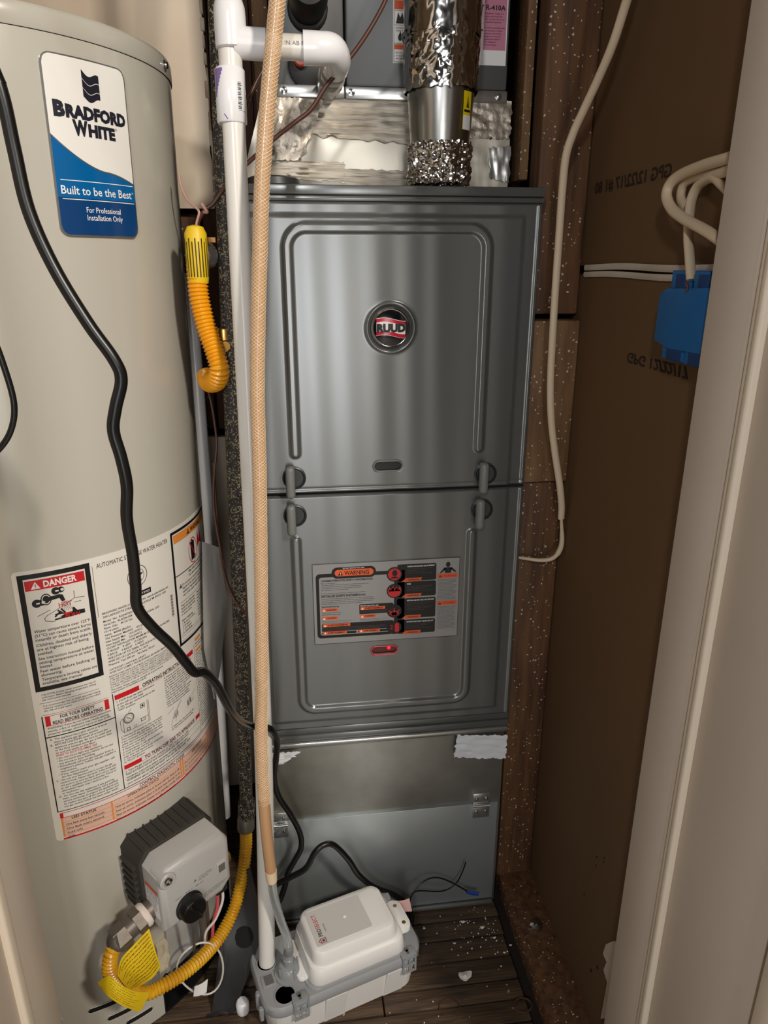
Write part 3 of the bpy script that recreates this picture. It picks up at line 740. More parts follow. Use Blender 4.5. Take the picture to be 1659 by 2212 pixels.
# jacket with the burner opening cut out at the foot
azs = [i * 2.0 for i in range(180)]
def open_lo(z):               # left edge of the opening, rounded at the top
    zt, r = .094, .020
    if z > zt: return None
    if z > zt - r: return -51.0 + (r - math.sqrt(max(0, r * r - (z - zt + r) ** 2))) / TR * 57.3
    return -51.0
g = MB(); AZ0, AZ1 = -51.0, -2.0
zrow = [.004 + .09 * i / 24 for i in range(25)]
for row in range(24):         # foot ring, left of the opening round to its far edge
    za, zb = zrow[row], zrow[row + 1]
    n = 110
    def ring(z):
        a0 = AZ1; lo_ = open_lo(min(z, .0939)); a1 = 360 + lo_
        return [tk(a0 + (a1 - a0) * i / n, z) for i in range(n + 1)]
    A, B = ring(za), ring(zb); vs = A + B
    g.add(vs, [(i, i + 1, n + 2 + i, n + 1 + i) for i in range(n)])
Z2 = [.094] + [.094 + (1.408 - .094) * i / 40 for i in range(1, 41)]
g.grid(lambda s, t: tk(360 * s, .094 + (1.408 - .094) * t), 180, 24)
put('jacket', g, 'tank_enamel', WT, ang=60)
put('opening_edge', MB().tube([tk(AZ0, z, -.0005) for z in (.004, .04, .073)] + [tk(open_lo(z), z, -.0005) for z in (.078, .083, .088, .092, .0939)] + [tk(a, .094, -.0005) for a in range(-46, -2, 4)], .0014, 8), 'black_paint', WT)
g = MB(); g.grid(lambda s, t: tk(360 * s, .002 + .40 * t, -.045), 96, 4); put('burner_drum', g, 'black_paint', WT)
put('base_shade_disc', MB().lathe([(.2485, 0), (.2485, .0035), (.001, .0036)], (TCX - .0147, TCY - .005, .0002), (0, 0, 1), 64), 'black_paint', WT)  # black disc added for the shadow and dark interior inside the burner opening
g = MB(); cap = [(.0012, 1.4085), (.0018, 1.4095), (.0018, 1.426), (.0005, 1.4305), (-.004, 1.4325), (-.06, 1.4345), (-.2499, 1.4360)]
g.grid(lambda s, t: tk(360 * s, cap[min(int(round(t * 6)), 6)][1], cap[min(int(round(t * 6)), 6)][0]), 180, 6)
tc_ = put('top_cap', g, 'tank_enamel', WT, ang=60)
for az, z in ((-7.2, 1.4185), (-88, 1.4185)):
    p = tk(az, z, .0018); n = (tk(az, z, 1) - tk(az, z, 0))
    put('screw', MB().lathe([(.006, 0), (.006, .0012), (.0045, .002), (.0042, .0042), (.001, .0048)], p, n, 12), 'steel_screw', tc_)
put('draft_hood_foot', MB().rbox((-.335, .905, 1.433), (-.300, .935, 1.470), .004).cyl((-.318, .93, 1.44), (-.37, 1.05, 1.52), .008), 'black_paint', WT)
# lettering surface: u along the skin to the right of azimuth -76.4, v height above the label foot
AZL, VL = -76.4, .429
lab = lambda u, v, l: tk(AZL + u / TR * 57.2958, VL + v, .0006 + .00014 * l)
# --- big rating and safety label
def labsheet(u0, v0, u1, v1, r, off, th):
    us = [r * (1 - math.cos(PI / 2 * i / 8)) for i in range(9)]
    us = [u0 + q for q in us] + [u0 + r + (u1 - u0 - 2 * r) * i / 50 for i in range(1, 50)] + [u1 - q for q in us[::-1]]
    n = len(us) - 1; vs = []; fs = []
    for i in range(n + 1):
        u = us[i]; e = min(u - u0, u1 - u); c = r - math.sqrt(max(0, r * r - (r - min(e, r)) ** 2))
        for (v, o) in ((v0 + c, off), (v1 - c, off), (v1 - c, off - th), (v0 + c, off - th)):
            vs.append(tk(AZL + u / TR * 57.2958, VL + v, o))
        if i:
            a, b = 4 * i - 4, 4 * i
            fs += [(a, b, b + 1, a + 1), (a + 1, b + 1, b + 2, a + 2), (a + 3, b + 3, b, a)]
    fs += [(0, 1, 2, 3), (4*n+3, 4*n+2, 4*n+1, 4*n)]
    return (vs, fs)
RL = put('rating_label', labsheet(-.0065, -.0055, .335, .4015, .006, .0006, .0008), 'label_white', WT, 'large white label with danger, rating and operating instructions', ang=30)
pr = Print(lab)
# danger box
pr.frame(-.001, .2335, .0825, .3965, .0062, 'ink_black')
pr.rect(.0062, .3745, .0750, .3878, 'ink_red'); pr.tri(.0180, .3762, .0095, 'ink_white', 'ink_red')
pr.text('DANGER', .0270, .3772, .0082, 'ink_white', 2, .035, width=.0385)
for (u, v, r) in ((.0165, .3565, .0055), (.0395, .3690, .0050)):
    pr.disc(u, v, r, 'ink_black'); pr.disc(u + .006, v + .0005, r * .8, 'ink_black', 1)
    pr.disc(u + .0075, v + .0005, r * .38, 'label_white', 3); pr.rect(u - .0005, v - .001, u + .0035, v + .001, 'label_white', 3)
pr.disc(.0275, .3600, .0062, 'ink_black', 1, ry=.0078); pr.disc(.0275, .3600, .0050, 'label_white', 2, ry=.0064, r0=.0040); pr.disc(.0275, .3600, .0036, 'ink_black', 3, ry=.0046)
pr.poly([(.0275, .3625), (.0440, .3640), (.0440, .3590), (.0275, .3570)], 'ink_black', 4); pr.poly([(.0415, .3640), (.0468, .3625), (.0490, .3540), (.0450, .3535), (.0425, .3590)], 'ink_black', 4)
for a, b in (((.0600, .3640), (.0600, .3545)), ((.0600, .3545), (.0720, .3530)), ((.0600, .3545), (.0430, .3460)), ((.0590, .3485), (.0670, .3487)), ((.0150, .3390), (.0300, .3450)), ((.0430, .3460), (.0260, .3380))): pr.line(a, b, .0006, 'ink_black', 2)
pr.curve([(.0260, .3380), (.0225, .3345), (.0235, .3310), (.0300, .3290), (.0345, .3285)], .0006, 'ink_black', 2)
for k in range(6): pr.line((.0450 + .0012 * k, .3530), (.0445 + .0022 * k, .3395), .0004, 'ink_grey', 2)
pr.poly([(.0400, .3335), (.0480, .3300), (.0700, .3310), (.0700, .3365), (.0610, .3370), (.0580, .3420), (.0560, .3430), (.0555, .3370)], 'ink_black', 2)
for (u, v, w, q) in ((.0345, .3340, .0410, .3400), (.0350, .3372, .0435, .3375), (.0385, .3425, .0450, .3365), (.0425, .3440, .0470, .3370), (.0340, .3305, .0480, .3315)): pr.line((u, v), (w, q), .0021, 'ink_black', 2)
pr.poly([(.0430, .3390), (.0450, .3345), (.0545, .3350), (.0535, .3372), (.0460, .3370)], 'ink_red', 3)
pr.text('HOT', .0405, .3460, .0062, 'ink_red', 3, .01, width=.0155); pr.text('BURN', .0470, .3300, .0050, 'ink_red', 3, .01, width=.0165)
pr.para(['Water temperature over 125\u00b0F', '(51\u00b0C) can cause severe burns', 'instantly or death from scalds.'], .0085, .3170, .0040, .0060, 'ink_black', .006, maxw=.0660)
pr.para(['Children, disabled and elderly', 'are at highest risk of being', 'scalded.'], .0085, .2975, .0040, .0060, 'ink_black', .006, maxw=.0660)
pr.para(['See instruction manual before', 'setting temperature at water', 'heater.'], .0085, .2785, .0040, .0058, 'ink_black', .006, maxw=.0660)
pr.para(['Feel water before bathing or', 'showering.'], .0085, .2605, .0040, .0056, 'ink_black', .006, maxw=.0660)
pr.para(['Temperature limiting valves are', 'available, see manual.'], .0085, .2485, .0040, .0056, 'ink_black', .006, maxw=.0670)
pr.para(['CAUTION: Hotter water increases the risk of', 'scald injury. Before changing temperature setting', 'see instruction manual.'], .0050, .2270, .0026, .0038, 'ink_black', .004, maxw=.0660)
pr.rect(.0010, .2155, .0740, .2160, 'ink_black')
pr.para(['It is recommended that an ASSE approved mixing', 'valve be installed in the outlet of this unit to reduce', 'the risk of scald injury.'], .0050, .2105, .0026, .0038, 'ink_black', .004, maxw=.0700)
pr.rect(.0010, .1975, .0840, .1979, 'ink_black')
# rating column
pr.rect(.0852, .3180, .0857, .3905, 'ink_black'); pr.text('AUTOMATIC STORAGE WATER HEATER', .0905, .3860, .0062, 'ink_black', 2, width=.1120)
pr.disc(.1450, .3575, .0155, 'ink_black', 1, r0=.0146); pr.disc(.1450, .3575, .0105, 'ink_black', 1, r0=.0099)
pr.poly([(.1450 + (.0098 if i % 2 == 0 else .0040) * math.sin(2*PI*i/10), .3575 + (.0098 if i % 2 == 0 else .0040) * math.cos(2*PI*i/10)) for i in range(10)], 'ink_black', 2)
pr.text('CSA', .1450, .3440, .0026, 'ink_black', 2, align='C')
pr.rect(.1360, .3270, .1640, .3345, 'ink_black'); pr.text('CERTIFIED', .1400, .3290, .0032, 'ink_white', 2, width=.022)
pr.para(['BRADFORD WHITE CORPORATION  www.bradfordwhite.com', '200 LAFAYETTE STREET  MIDDLEVILLE MI 49333  USA'], .0905, .3200, .0030, .0052, 'ink_black', .01, maxw=.1050)
pr.para(['Model  No:  RG240T6N   S/N: -475', 'Serial No:  RL00241058', 'Nom. Cap.:   40 US Gal      Type: NATURAL GAS', '            151.4 Liters', 'Input:  40000 (Btu/hr)', 'Gas Pressure: Manifold     4.0 (inWC)', '       Inlet Supply Max    14.0 (inWC)', '       Inlet Supply Min     5.0 (inWC)', 'CLOSET INSTALLATION MINIMUM CLEARANCES IN INCHES', '   4 FRONT    0 LEFT    12 CEILING', '   0 BACK     0 RIGHT    6 VENT', 'ADJ.0 FOR UP TO 7000ft. FOR ELEVATION', 'ANSI Z21.10.1-2019/CSA 4.1-2019', 'Pressure: Test 300 psi.   Working 150 psi.'], .0905, .3085, .0029, .0050, 'ink_black', .01, maxw=.1010)
pr.para(['CATEGORY I NATURAL DRAFT', 'DOES NOT COMPLY W/CALIFORNIA AIR BASIN EMISSION LIMITS'], .0905, .2400 - .004, .0027, .0045, 'ink_black', .008, maxw=.1060)
pr.para(['MANUFACTURED UNDER ONE OR MORE OF THE FOLLOWING U.S. PATENTS: 4,669,448; 4,673,079;', '4,861,968; 5,020,512; 5,023,031; 5,052,346; 5,092,519; 5,103,498; 5,110,666; 5,115,767;', '5,199,385; 5,277,171; 5,341,770; 5,372,185; 5,485,879; 5,574,822; 5,596,952; 5,682,666;', '5,761,379; 5,943,984; 5,954,492; 5,988,117; 6,142,216; 6,684,821; 6,935,280; 7,007,748;', 'OTHER U.S. AND FOREIGN PATENT APPLICATIONS PENDING. CURRENT CANADIAN PATENTS: 1,272,914;', '2,314,845; 2,504,824; 2,108,186; 2,143,031; 2,409,271; 2,107,012; 2,092,105; 2,476,685.'], .0890, .2265, .0023, .0034, 'ink_grey', .01, maxw=.118)
pr.para(['This water heater meets or exceeds all of government', 'requirements of ASHRAE Code IE.'], .0890, .2062 - .0010, .0026, .0036, 'ink_black', .006, maxw=.1000)
for i in range(22): pr.rect(.1985, .2720 + .0016 * i, .2030, .2720 + .0016 * i + (.0011 if i % 3 else .0006), 'ink_black')
# warning box on the right
pr.frame(.2095, .2165, .336, .3965, .0042, 'ink_black'); pr.rect(.2155, .3775, .332, .3905, 'ink_orange')
pr.tri(.2560, .3795, .0085, 'ink_black', 'ink_orange'); pr.text('WARNING', .2630, .3800, .0075, 'ink_black', 2, .03, width=.040)
pr.poly([(.2610, .3350), (.2735, .3350), (.2740, .3640), (.2600, .3640)], 'ink_black', 1); pr.rect(.2640, .3640, .2690, .3670, 'ink_black'); pr.disc(.2675, .3500, .0150, 'ink_red', 3, ry=.0200, r0=.0138); pr.line((.2580, .3640), (.2770, .3360), .0014, 'ink_red', 3)
pr.poly([(.2850, .3480), (.2900, .3720), (.2960, .3560), (.3010, .3760), (.3080, .3480)], 'ink_red', 1)
pr.rect(.2137, .3270, .332, .3284, 'ink_black')
pr.para(['FIRE AND EXPLOSION', 'Can cause serious injury or death'], .2480, .3210, .0036, .0058, 'ink_black', .01, maxw=.060)
pr.tri(.2235, .3065, .0065, 'ink_black', 'label_white')
pr.para(['Do not store or use gasoline or other flammable', 'liquids in the vicinity of this or any other', 'appliance. Keep flammable vapors away from the', 'use of this water heater and its pilot flame'], .2280, .3080, .0036, .0056, 'ink_black', .006, maxw=.088)
pr.rect(.2200, .2835, .330, .2841, 'ink_black')
pr.para(['Vapors from flammable', 'liquids will explode and', 'catch fire causing death', 'or severe burns.', '', 'Before Relighting:', '  1. Be sure to remove', '  2. all vapors', '  3. see manual', '  4. Turn off gas'], .2200, .2775, .0030, .0048, 'ink_black', .008, maxw=.040)
pr.para(['Vapors are heavier', 'than air. Vapors go', 'along the floor and can', 'be carried a long way', 'to the pilot flame', 'on this heater', 'Read instructions', 'and warnings before', 'using the heater'], .2680, .2775, .0030, .0048, 'ink_black', .008, maxw=.044)
for v in (.2330, .2290, .2225): pr.rect(.2160, v, .331, v + .0005, 'ink_black')
# lower left: for your safety
pr.rect(.0005, .0425, .0020, .1960, 'ink_black'); pr.rect(.0895, .0440, .0908, .2000, 'ink_black'); pr.rect(.0005, .0425, .335, .0436, 'ink_black'); pr.rect(.0005, .1625, .0905, .1640, 'ink_black')
pr.frame(.0045, .1800, .0842, .1955, .0007, 'ink_red'); pr.rect(.0045, .1800, .0105, .1955, 'ink_red'); pr.rect(.0785, .1800, .0842, .1955, 'ink_red')
pr.text('FOR YOUR SAFETY', .0440, .1888, .0048, 'ink_black', 2, .02, width=.0430, align='C'); pr.text('READ BEFORE OPERATING', .0440, .1815, .0050, 'ink_black', 2, .02, width=.0620, align='C')
pr.para(['WARNING: If you do not follow these instructions', 'exactly, a fire or explosion may result causing', 'property damage, personal injury or loss of life.'], .0055, .1755, .0029, .0044, 'ink_black', .006, maxw=.0800)
body = ['A.  This appliance has a pilot which is lit by an', '     electric spark gas ignition system.', 'B.  BEFORE LIGHTING smell all around the', '     appliance area for gas. Be sure to smell next', '     to the floor because some gas is heavier than', '     air and will settle on the floor.', '', '     \u2022 Do not try to light any appliance.', '     \u2022 Do not touch any electric switch; do not use', '        any phone in your building.', '     \u2022 Immediately call your gas supplier from a', '        neighbor\'s phone. Follow the gas supplier\'s', '        instructions.', '     \u2022 If you cannot reach your gas supplier, call', '        the fire department.', 'C.  Use only your hand to push in or turn the gas', '     control knob. Never use tools. If the knob will', '     not push in or turn by hand, don\'t try to repair', '     it, call a qualified service technician. Force or', '     attempted repair may result in a fire', '     or explosion.', 'D.  Do not use this appliance if any part has', '     been under water. Immediately call a qualified', '     service technician to inspect the appliance and', '     to replace any part of the control system and', '     any gas control which has been under water.']
def lead_para(lines, u, v, h, lead, m, bold, k):
    for i, t in enumerate(lines):
        s = t.lstrip(' ')
        if s: pr.text(s, u + (len(t) - len(s)) * h * .30, v - i * lead, h, m, 2, bold, maxw=k)
lead_para(body, .0060, .1575, .0029, .00438, 'ink_black', .008, .0720)
pr.text('WHAT TO DO IF YOU SMELL GAS', .0100, .1575 - 6 * .00438, .0031, 'ink_red', 2, .02, maxw=.052)
# operating instructions
pr.rect(.0925, .1890, .1285, .1965, 'ink_red'); pr.rect(.1285, .1890, .236, .1895, 'ink_red'); pr.text('OPERATING INSTRUCTIONS', .1340, .1905, .0060, 'ink_black', 2, .02, width=.078); pr.rect(.2160, .1890, .2400, .1965, 'ink_red')
pr.para(['1. STOP! Read the safety information', '    at the left on this label.', '2. Set the gas control knob to the', '    "OFF" position.'], .0945, .1840, .0030, .0046, 'ink_black', .006, maxw=.058)
for a, b in (((.1000, .1330), (.1000, .1560)), ((.1000, .1330), (.1400, .1330)), ((.1400, .1330), (.1400, .1680)), ((.1380, .1330), (.1380, .1680)), ((.0960, .1400), (.0960, .1530)), ((.1130, .1660), (.1085, .1620)), ((.1240, .1430), (.1380, .1430)), ((.1000, .1560), (.0960, .1530)), ((.0960, .1400), (.1000, .1330))): pr.line(a, b, .0006, 'ink_grey', 2)
pr.disc(.1085, .1530, .0080, 'ink_grey', 1, r0=.0064); pr.disc(.1085, .1530, .0052, 'ink_grey', 1, r0=.0048); pr.line((.1055, .1555), (.1110, .1510), .0008, 'ink_black', 2)
pr.frame(.1270, .1590, .1340, .1660, .0008, 'ink_black'); pr.rect(.1290, .1610, .1320, .1640, 'ink_black'); pr.frame(.1260, .1380, .1330, .1430, .0008, 'ink_black'); pr.frame(.1040, .1340, .1090, .1390, .0008, 'ink_black'); pr.frame(.1150, .1340, .1190, .1375, .0005, 'ink_grey')
pr.para(['3. Wait five (5) minutes to clear out any gas.', '    Then smell for gas, including near the floor.', '    If you smell gas, STOP! Follow "B" in the', '    safety information at the left on this label.', '    If you don\'t smell gas, go to the next step.', '4. Remove inner door.', '5. Locate igniter at right glove window in', '6. Look through view port.', '    inner door and depress knob completely', '7. Turn the gas control knob', '    to "PILOT" position.'], .0945, .1265, .0027, .0042, 'ink_black', .006, maxw=.066)
pr.para(['8. Depress and hold in knob completely', '    and push igniter button several times', '    until pilot lights. Keep knob pressed', '    for at least one minute after pilot', '    is lit. Release knob and it will pop', '    up. If pilot does not stay lit repeat', '    steps 2 through 8. If knob does not', '    pop up when released, stop and call', '    your service technician now.', '  \u2022 If pilot will not stay lit after several', '    tries, turn the gas control knob to', '    "OFF" and call your gas supplier.', '  \u2022 If the pilot goes out see manual'], .1710, .1840, .0027, .0041, 'ink_black', .006, maxw=.068)
for a, b in (((.1710, .1240), (.1850, .1290)), ((.1880, .1200), (.2020, .1310)), ((.1820, .1140), (.1760, .1020)), ((.1880, .1120), (.1850, .1030)), ((.2120, .1100), (.2330, .1160)), ((.2270, .1250), (.2380, .1290)), ((.2280, .1130), (.2310, .1230)), ((.1900, .1220), (.1990, .1330))): pr.line(a, b, .0005, 'ink_grey', 2)
for k in range(10): pr.line((.1810 + .0011 * k, .1105 + .002 * math.sin(k * 1.9)), (.1840 + .0009 * k, .1195 + .003 * math.sin(k * 2.7)), .0005, 'ink_grey', 2)
for (u, v) in ((.2150, .1130), (.2210, .1150)): pr.rect(u, v, u + .0022, v + .0075, 'ink_grey', 2); pr.frame(u - .0006, v - .0010, u + .0040, v + .0095, .0005, 'ink_grey', 2)
pr.para(['9. Replace inner door and outer door.', '10. Turn knob to desired setting.'], .1760, .0965, .0027, .0042, 'ink_black', .006, maxw=.055)
pr.rect(.0935, .0735, .1195, .0805, 'ink_red'); pr.frame(.1195, .0735, .2330, .0805, .0005, 'ink_red'); pr.rect(.2330, .0735, .2440, .0805, 'ink_red'); pr.text('TO TURN OFF GAS TO APPLIANCE', .1250, .0747, .0052, 'ink_black', 2, .02, width=.103)
pr.para(['1. Turn the gas control knob clockwise to "OFF". Knob will be at left.', 'Read and follow use and care manual and all other safety information', 'installation instructions before operating, and keep with this heater.', 'WARNING: Do not apply this heater if any part has been under water', 'your service agency must test system before operation.'], .0950, .0685, .0029, .0053, 'ink_black', .012, maxw=.140)
for v in (.0665, .0555): pr.rect(.0935, v, .2430, v + .0004, 'ink_black')
pr.rect(.2445, .0436, .2452, .2010, 'ink_black')
for (v) in (.2040, .1850): pr.rect(.2490, v, .2680, v + .0050, 'ink_orange')
for i in range(33):
    v = .1990 - .0046 * i
    if abs(v - .1875) > .004: pr.text(('Flammable vapors may be drawn to heater', 'from other areas of the structure by air', 'Do not install where flammable products', 'will be stored or used unless kept away')[i % 4], .2480, v, .0028, 'ink_grey', 2, .012, width=.072 - .012 * (i % 5 == 4))
# diagnostic code table
pr.rect(.0045, -.0010, .333, .0400, 'label_pink', 1); pr.rect(.0030, -.0050, .335, -.0022, 'ink_red', 2)
for v in (.0392, .0312): pr.rect(.0030, v, .335, v + .0008, 'ink_red', 2)
pr.rect(.0030, .0312, .0072, .0400, 'ink_red', 2); pr.rect(.0072, .0322, .335, .0390, 'label_white', 2)
for u in (.0035, .0690, .1850, .1900, .2620): pr.rect(u, 0, u + .0024, .0308, 'ink_orange', 2)
for k in range(4): pr.rect(.0060, .0235 - .0072 * k, .330, .0238 - .0072 * k, 'ink_red', 2)
pr.text('LED STATUS', .0330, .0265, .0042, 'ink_black', 3, .02, width=.032, align='C'); pr.text('OPERATIONAL STATUS', .1180, .0265, .0040, 'ink_black', 3, .01, width=.050, align='C'); pr.text('CONTROL DIAGNOSTIC CODES', .1120, .0332, .0052, 'ink_black', 3, .02, width=.084); pr.text('LED STATUS', .2150, .0265, .0040, 'ink_black', 3, .01, width=.028)
for k, (a, b) in enumerate((('One flash every four seconds', 'Not an error, indicates pilot is lit and call for heat is off'), ('One flash every second', 'Not an error, indicates pilot is lit and main burner is on'), ('Solid ON', 'Not an error, indicates heater is in standby mode, hold'), ('OFF', 'Not an error, indicates system is off or no power'))):
    pr.text(a, .0090, .0187 - .0072 * k - .0010, .0036, 'ink_black', 3, .006, maxw=.050); pr.text(b, .0745, .0187 - .0072 * k - .0010, .0034, 'ink_black', 3, .006, maxw=.108); pr.text('Error, see service manual for this code and reset', .1950, .0187 - .0072 * k, .0030, 'ink_grey', 3, .01, maxw=.064)
pr.build(RL, {'ink_black': 'black_print', 'ink_red': 'red_print', 'ink_white': 'white_print', 'ink_orange': 'orange_band', 'ink_grey': 'fine_print', 'label_white': 'white_knockout', 'label_pink': 'pink_table'})

# --- round-cornered maker's badge
BD = put('badge', labsheet(.0985, .7835, .2000, .9615, .0105, .0030, .0030), 'badge_rim', WT, 'white and blue badge', ang=30)
def blab(u, v, l): return tk(AZL + u / TR * 57.2958, VL + v, .0030 + .00018 * l)
pr = Print(blab, du=.004)
U0, U1, V0, V1, RR = .1000, .1985, .7850, .9600, .0095
def swoosh(u):
    s = (u - U0) / (U1 - U0)
    return .8835 - .0335 * (1 - (1 - min(s / .62, 1)) ** 1.7) - (.0085 * ((s - .62) / .38) ** 1.6 if s > .62 else 0) + .0012 * math.sin(PI * s)
n = 70
for m, f0, f1, l in (('badge_white', lambda u, lo_, hi: lo_, lambda u, lo_, hi: hi, 1), ('badge_blue', lambda u, lo_, hi: lo_, lambda u, lo_, hi: min(hi, swoosh(u)), 2), ('badge_navy', lambda u, lo_, hi: lo_, lambda u, lo_, hi: min(.8230, hi), 3), ('badge_rim', lambda u, lo_, hi: swoosh(u), lambda u, lo_, hi: swoosh(u) + .0014, 3)):
    vs = []; fs = []
    for i in range(n + 1):
        u = U0 + (U1 - U0) * i / n; e = min(u - U0, U1 - u); c = RR - math.sqrt(max(0, RR * RR - (RR - min(e, RR)) ** 2))
        vs += [blab(u, f0(u, V0 + c, V1 - c), l), blab(u, f1(u, V0 + c, V1 - c), l)]
        if i: fs.append((2*i-2, 2*i, 2*i+1, 2*i-1))
    pr.lay(m).add(vs, fs)
for k in range(3):            # waving flag of three stripes
    m = 14; vs = []; fs = []
    for i in range(m + 1):
        s = i / m; o = .0028 * math.sin(2 * PI * s * .9 + 2.6) - .0045 * s
        t = .9495 - .0088 * k + o; vs += [blab(.1415 + .0205 * s, t - (.0080 if k < 2 else .0080 - .002 * s), 3), blab(.1415 + .0205 * s, t, 3)]
        if i: fs.append((2*i-2, 2*i, 2*i+1, 2*i-1))
    pr.lay('ink_navy').add(vs, fs)
pr.text('B', .1060, .9030, .0140, 'ink_navy', 4, .06, width=.0125); pr.text('RADFORD', .1190, .9030, .0116, 'ink_navy', 4, .06, width=.0755)
pr.text('W', .1250, .8868, .0136, 'ink_navy', 4, .06, width=.0175); pr.text('HITE', .1428, .8868, .0112, 'ink_navy', 4, .06, width=.0345); pr.text('\u00ae', .1780, .8965, .0024, 'ink_navy', 4)
pr.rect(.1045, .8400, .1965, .8408, 'ink_white', 4); pr.rect(.1045, .8210, .1965, .8218, 'ink_white', 4)
pr.text('Built to be the Best', .1040, .8265, .0085, 'ink_white', 4, .012, width=.0890); pr.text('\u00ae', .1938, .8315, .0022, 'ink_white', 4)
pr.text('For Professional', .1300, .8085, .0058, 'ink_white', 4, .006, width=.0440); pr.text('Installation Only', .1300, .8005, .0058, 'ink_white', 4, .006, width=.0460)
pr.build(BD, {'badge_white': 'white_face', 'badge_blue': 'blue_swoosh', 'badge_navy': 'navy_panel', 'badge_rim': 'silver_line', 'ink_navy': 'navy_lettering', 'ink_white': 'white_lettering'})
# air louvres at the foot
for (a0, a1, z) in ((-77.6, -64, .0925), (-71.9, -58, .0625), (-66, -55.5, .036), (-89.5, -85.7, .0885)):
    n = 14; vs = []; fs = []; w = .0052 if a1 - a0 > 5 else .0060
    for i in range(n + 1):
        s = i / n; a = a0 + (a1 - a0) * s; e = min(s, 1 - s) * (a1 - a0) * TR / 57.3; c = w - math.sqrt(max(0, w * w - (w - min(e, w)) ** 2))
        vs += [tk(a, z - w + c, .0007), tk(a, z + w - c, .0007)]
        if i: fs.append((2*i-2, 2*i, 2*i+1, 2*i-1))
    lv = put('louver', (vs, fs), 'void', WT, ang=None)
    rim = [vs[2*i] for i in range(n + 1)] + [vs[2*i+1] for i in range(n, -1, -1)]
    put('louver_rim', MB().tube(rim[:-1], .0009, 6, closed=True), 'tank_enamel', lv)

# --- gas control: local frame u (along skin), v (height), d (out from skin) at azimuth -50
GA = math.radians(-50); GN = Vector((math.cos(GA), math.sin(GA), 0)); GT = Vector((-math.sin(GA), math.cos(GA), 0))
GS = Vector((-.406, 1.078, 0)) + GN * .25
def gp(u, v, d): return GS + GT * u + Vector((0, 0, v)) + GN * d
GM = Matrix(((GT.x, 0, GN.x, GS.x), (GT.y, 0, GN.y, GS.y), (0, 1, 0, 0), (0, 0, 0, 1)))   # local (u, v, d)
GC = put('gas_control', MB().prism([(-.036, .283), (.062, .283), (.080, .300), (.080, .374), (.070, .3895), (-.022, .3895), (-.036, .376)], .050, .098, GM, bev=.010, seg=3), 'valve_grey', WT, 'pale grey gas control with black knob')
bk = MB().prism([(-.040, .279), (.066, .279), (.083, .298), (.083, .378), (.072, .3925), (-.028, .3925), (-.040, .378)], -.02, .049, GM, bev=.003)
for k in range(9): bk.prism([(-.030 + .0125 * k, .391), (-.0275 + .0125 * k, .391), (-.0275 + .0125 * k, .3955), (-.030 + .0125 * k, .3955)], .0, .046, GM)
for k in range(6): bk.prism([(-.0455, .300 + .0125 * k), (-.039, .300 + .0125 * k), (-.039, .306 + .0125 * k), (-.0455, .306 + .0125 * k)], .004, .040, GM, bev=.0015)
put('back_body', bk, 'valve_dark', GC, 'black finned valve body')
put('screw_boss', MB().lathe([(.0125, .070), (.0125, .0985), (.011, .100), (.0075, .100), (.0065, .094), (.001, .094)], GS + GT * -.0235 + Vector((0, 0, .372)), GN, 24), 'valve_grey', GC)
put('cover_screw', MB().lathe([(.0056, .092), (.0052, .1012), (.002, .1020), (.0008, .1005)], GS + GT * -.0235 + Vector((0, 0, .372)), GN, 14), 'chrome', GC)
kb = MB().lathe([(.0215, .096), (.0215, .101), (.0200, .102), (.0192, .113), (.0175, .1155), (.001, .1160)], GS + GT * .0035 + Vector((0, 0, .3070)), GN, 40)
kb.rbox((-.0032, -.0178, .110), (.0032, .0178, .1190), .002, 2, GM @ Matrix.Translation((.0035, .3070, 0)) @ Matrix.Rotation(.5, 4, 'Z'))
put('control_knob', kb, 'cord_black', GC, 'black control knob')
wn = MB().prism([(.0535, .3230), (.0700, .3230), (.0700, .3440), (.0535, .3440)], .0975, .0998, GM, bev=.001); put('display_window', wn, 'valve_grey', GC)
put('window_glass', MB().prism([(.0560, .3270), (.0670, .3270), (.0670, .3400), (.0560, .3400)], .0995, .1003, GM), 'ink_grey', GC)
cp = lambda u, v, l: gp(u, v, .0981 + .00015 * l)
pr = Print(cp, du=1)
for (u, v, t, w) in ((-.016, .3290, 'HOT', .010), (.000, .3300, 'A B C', .012), (.0165, .3300, 'VERY HOT', .014), (-.014, .2900, 'PILOT', .009)): pr.text(t, u, v, .0022, 'ink_grey', width=w)
pr.tri(.0170, .3395, .0045, 'ink_grey', 'valve_grey')
pr.para(['To reduce scald risk', 'see instruction manual', 'before adjusting'], .0225, .3420, .0018, .0028, 'ink_grey', maxw=.026)
pr.para(['Turn knob to OFF position for five minutes', 'before relighting the pilot. Natural gas', 'Max inlet pressure 14 in. W.C.'], .0280, .3060, .0017, .0028, 'ink_grey', maxw=.044)
pr.build(GC, {'ink_grey': 'cover_print', 'valve_grey': 'mark'})
sl = lambda u, v, l: gp(-.0362 - .00015 * l, v, u)
st = put('side_sticker', (lambda mb: mb)(MB().add([sl(.054, .300, 1), sl(.088, .300, 1), sl(.088, .352, 1), sl(.054, .352, 1)], [(0, 1, 2, 3)])), 'ink_white', GC, 'small orange and white sticker', ang=None)
pr = Print(sl, du=1); pr.rect(.054, .345, .088, .352, 'label_orange', 2)
pr.para(['FLAMMABLE VAPOR', 'SENSOR SYSTEM', 'Do not immerse in', 'water or spray', 'Replace if wet', 'See manual for', 'full directions'], .056, .3400, .0030, .0048, 'ink_navy', maxw=.030)
pr.build(st, {'label_orange': 'orange_band', 'ink_navy': 'printing'})
put('wire_plug', MB().rbox((.057, .268, .060), (.078, .290, .086), .003, 2, GM).rbox((.004, .264, .062), (.022, .284, .080), .003, 2, GM), 'black_paint', GC)
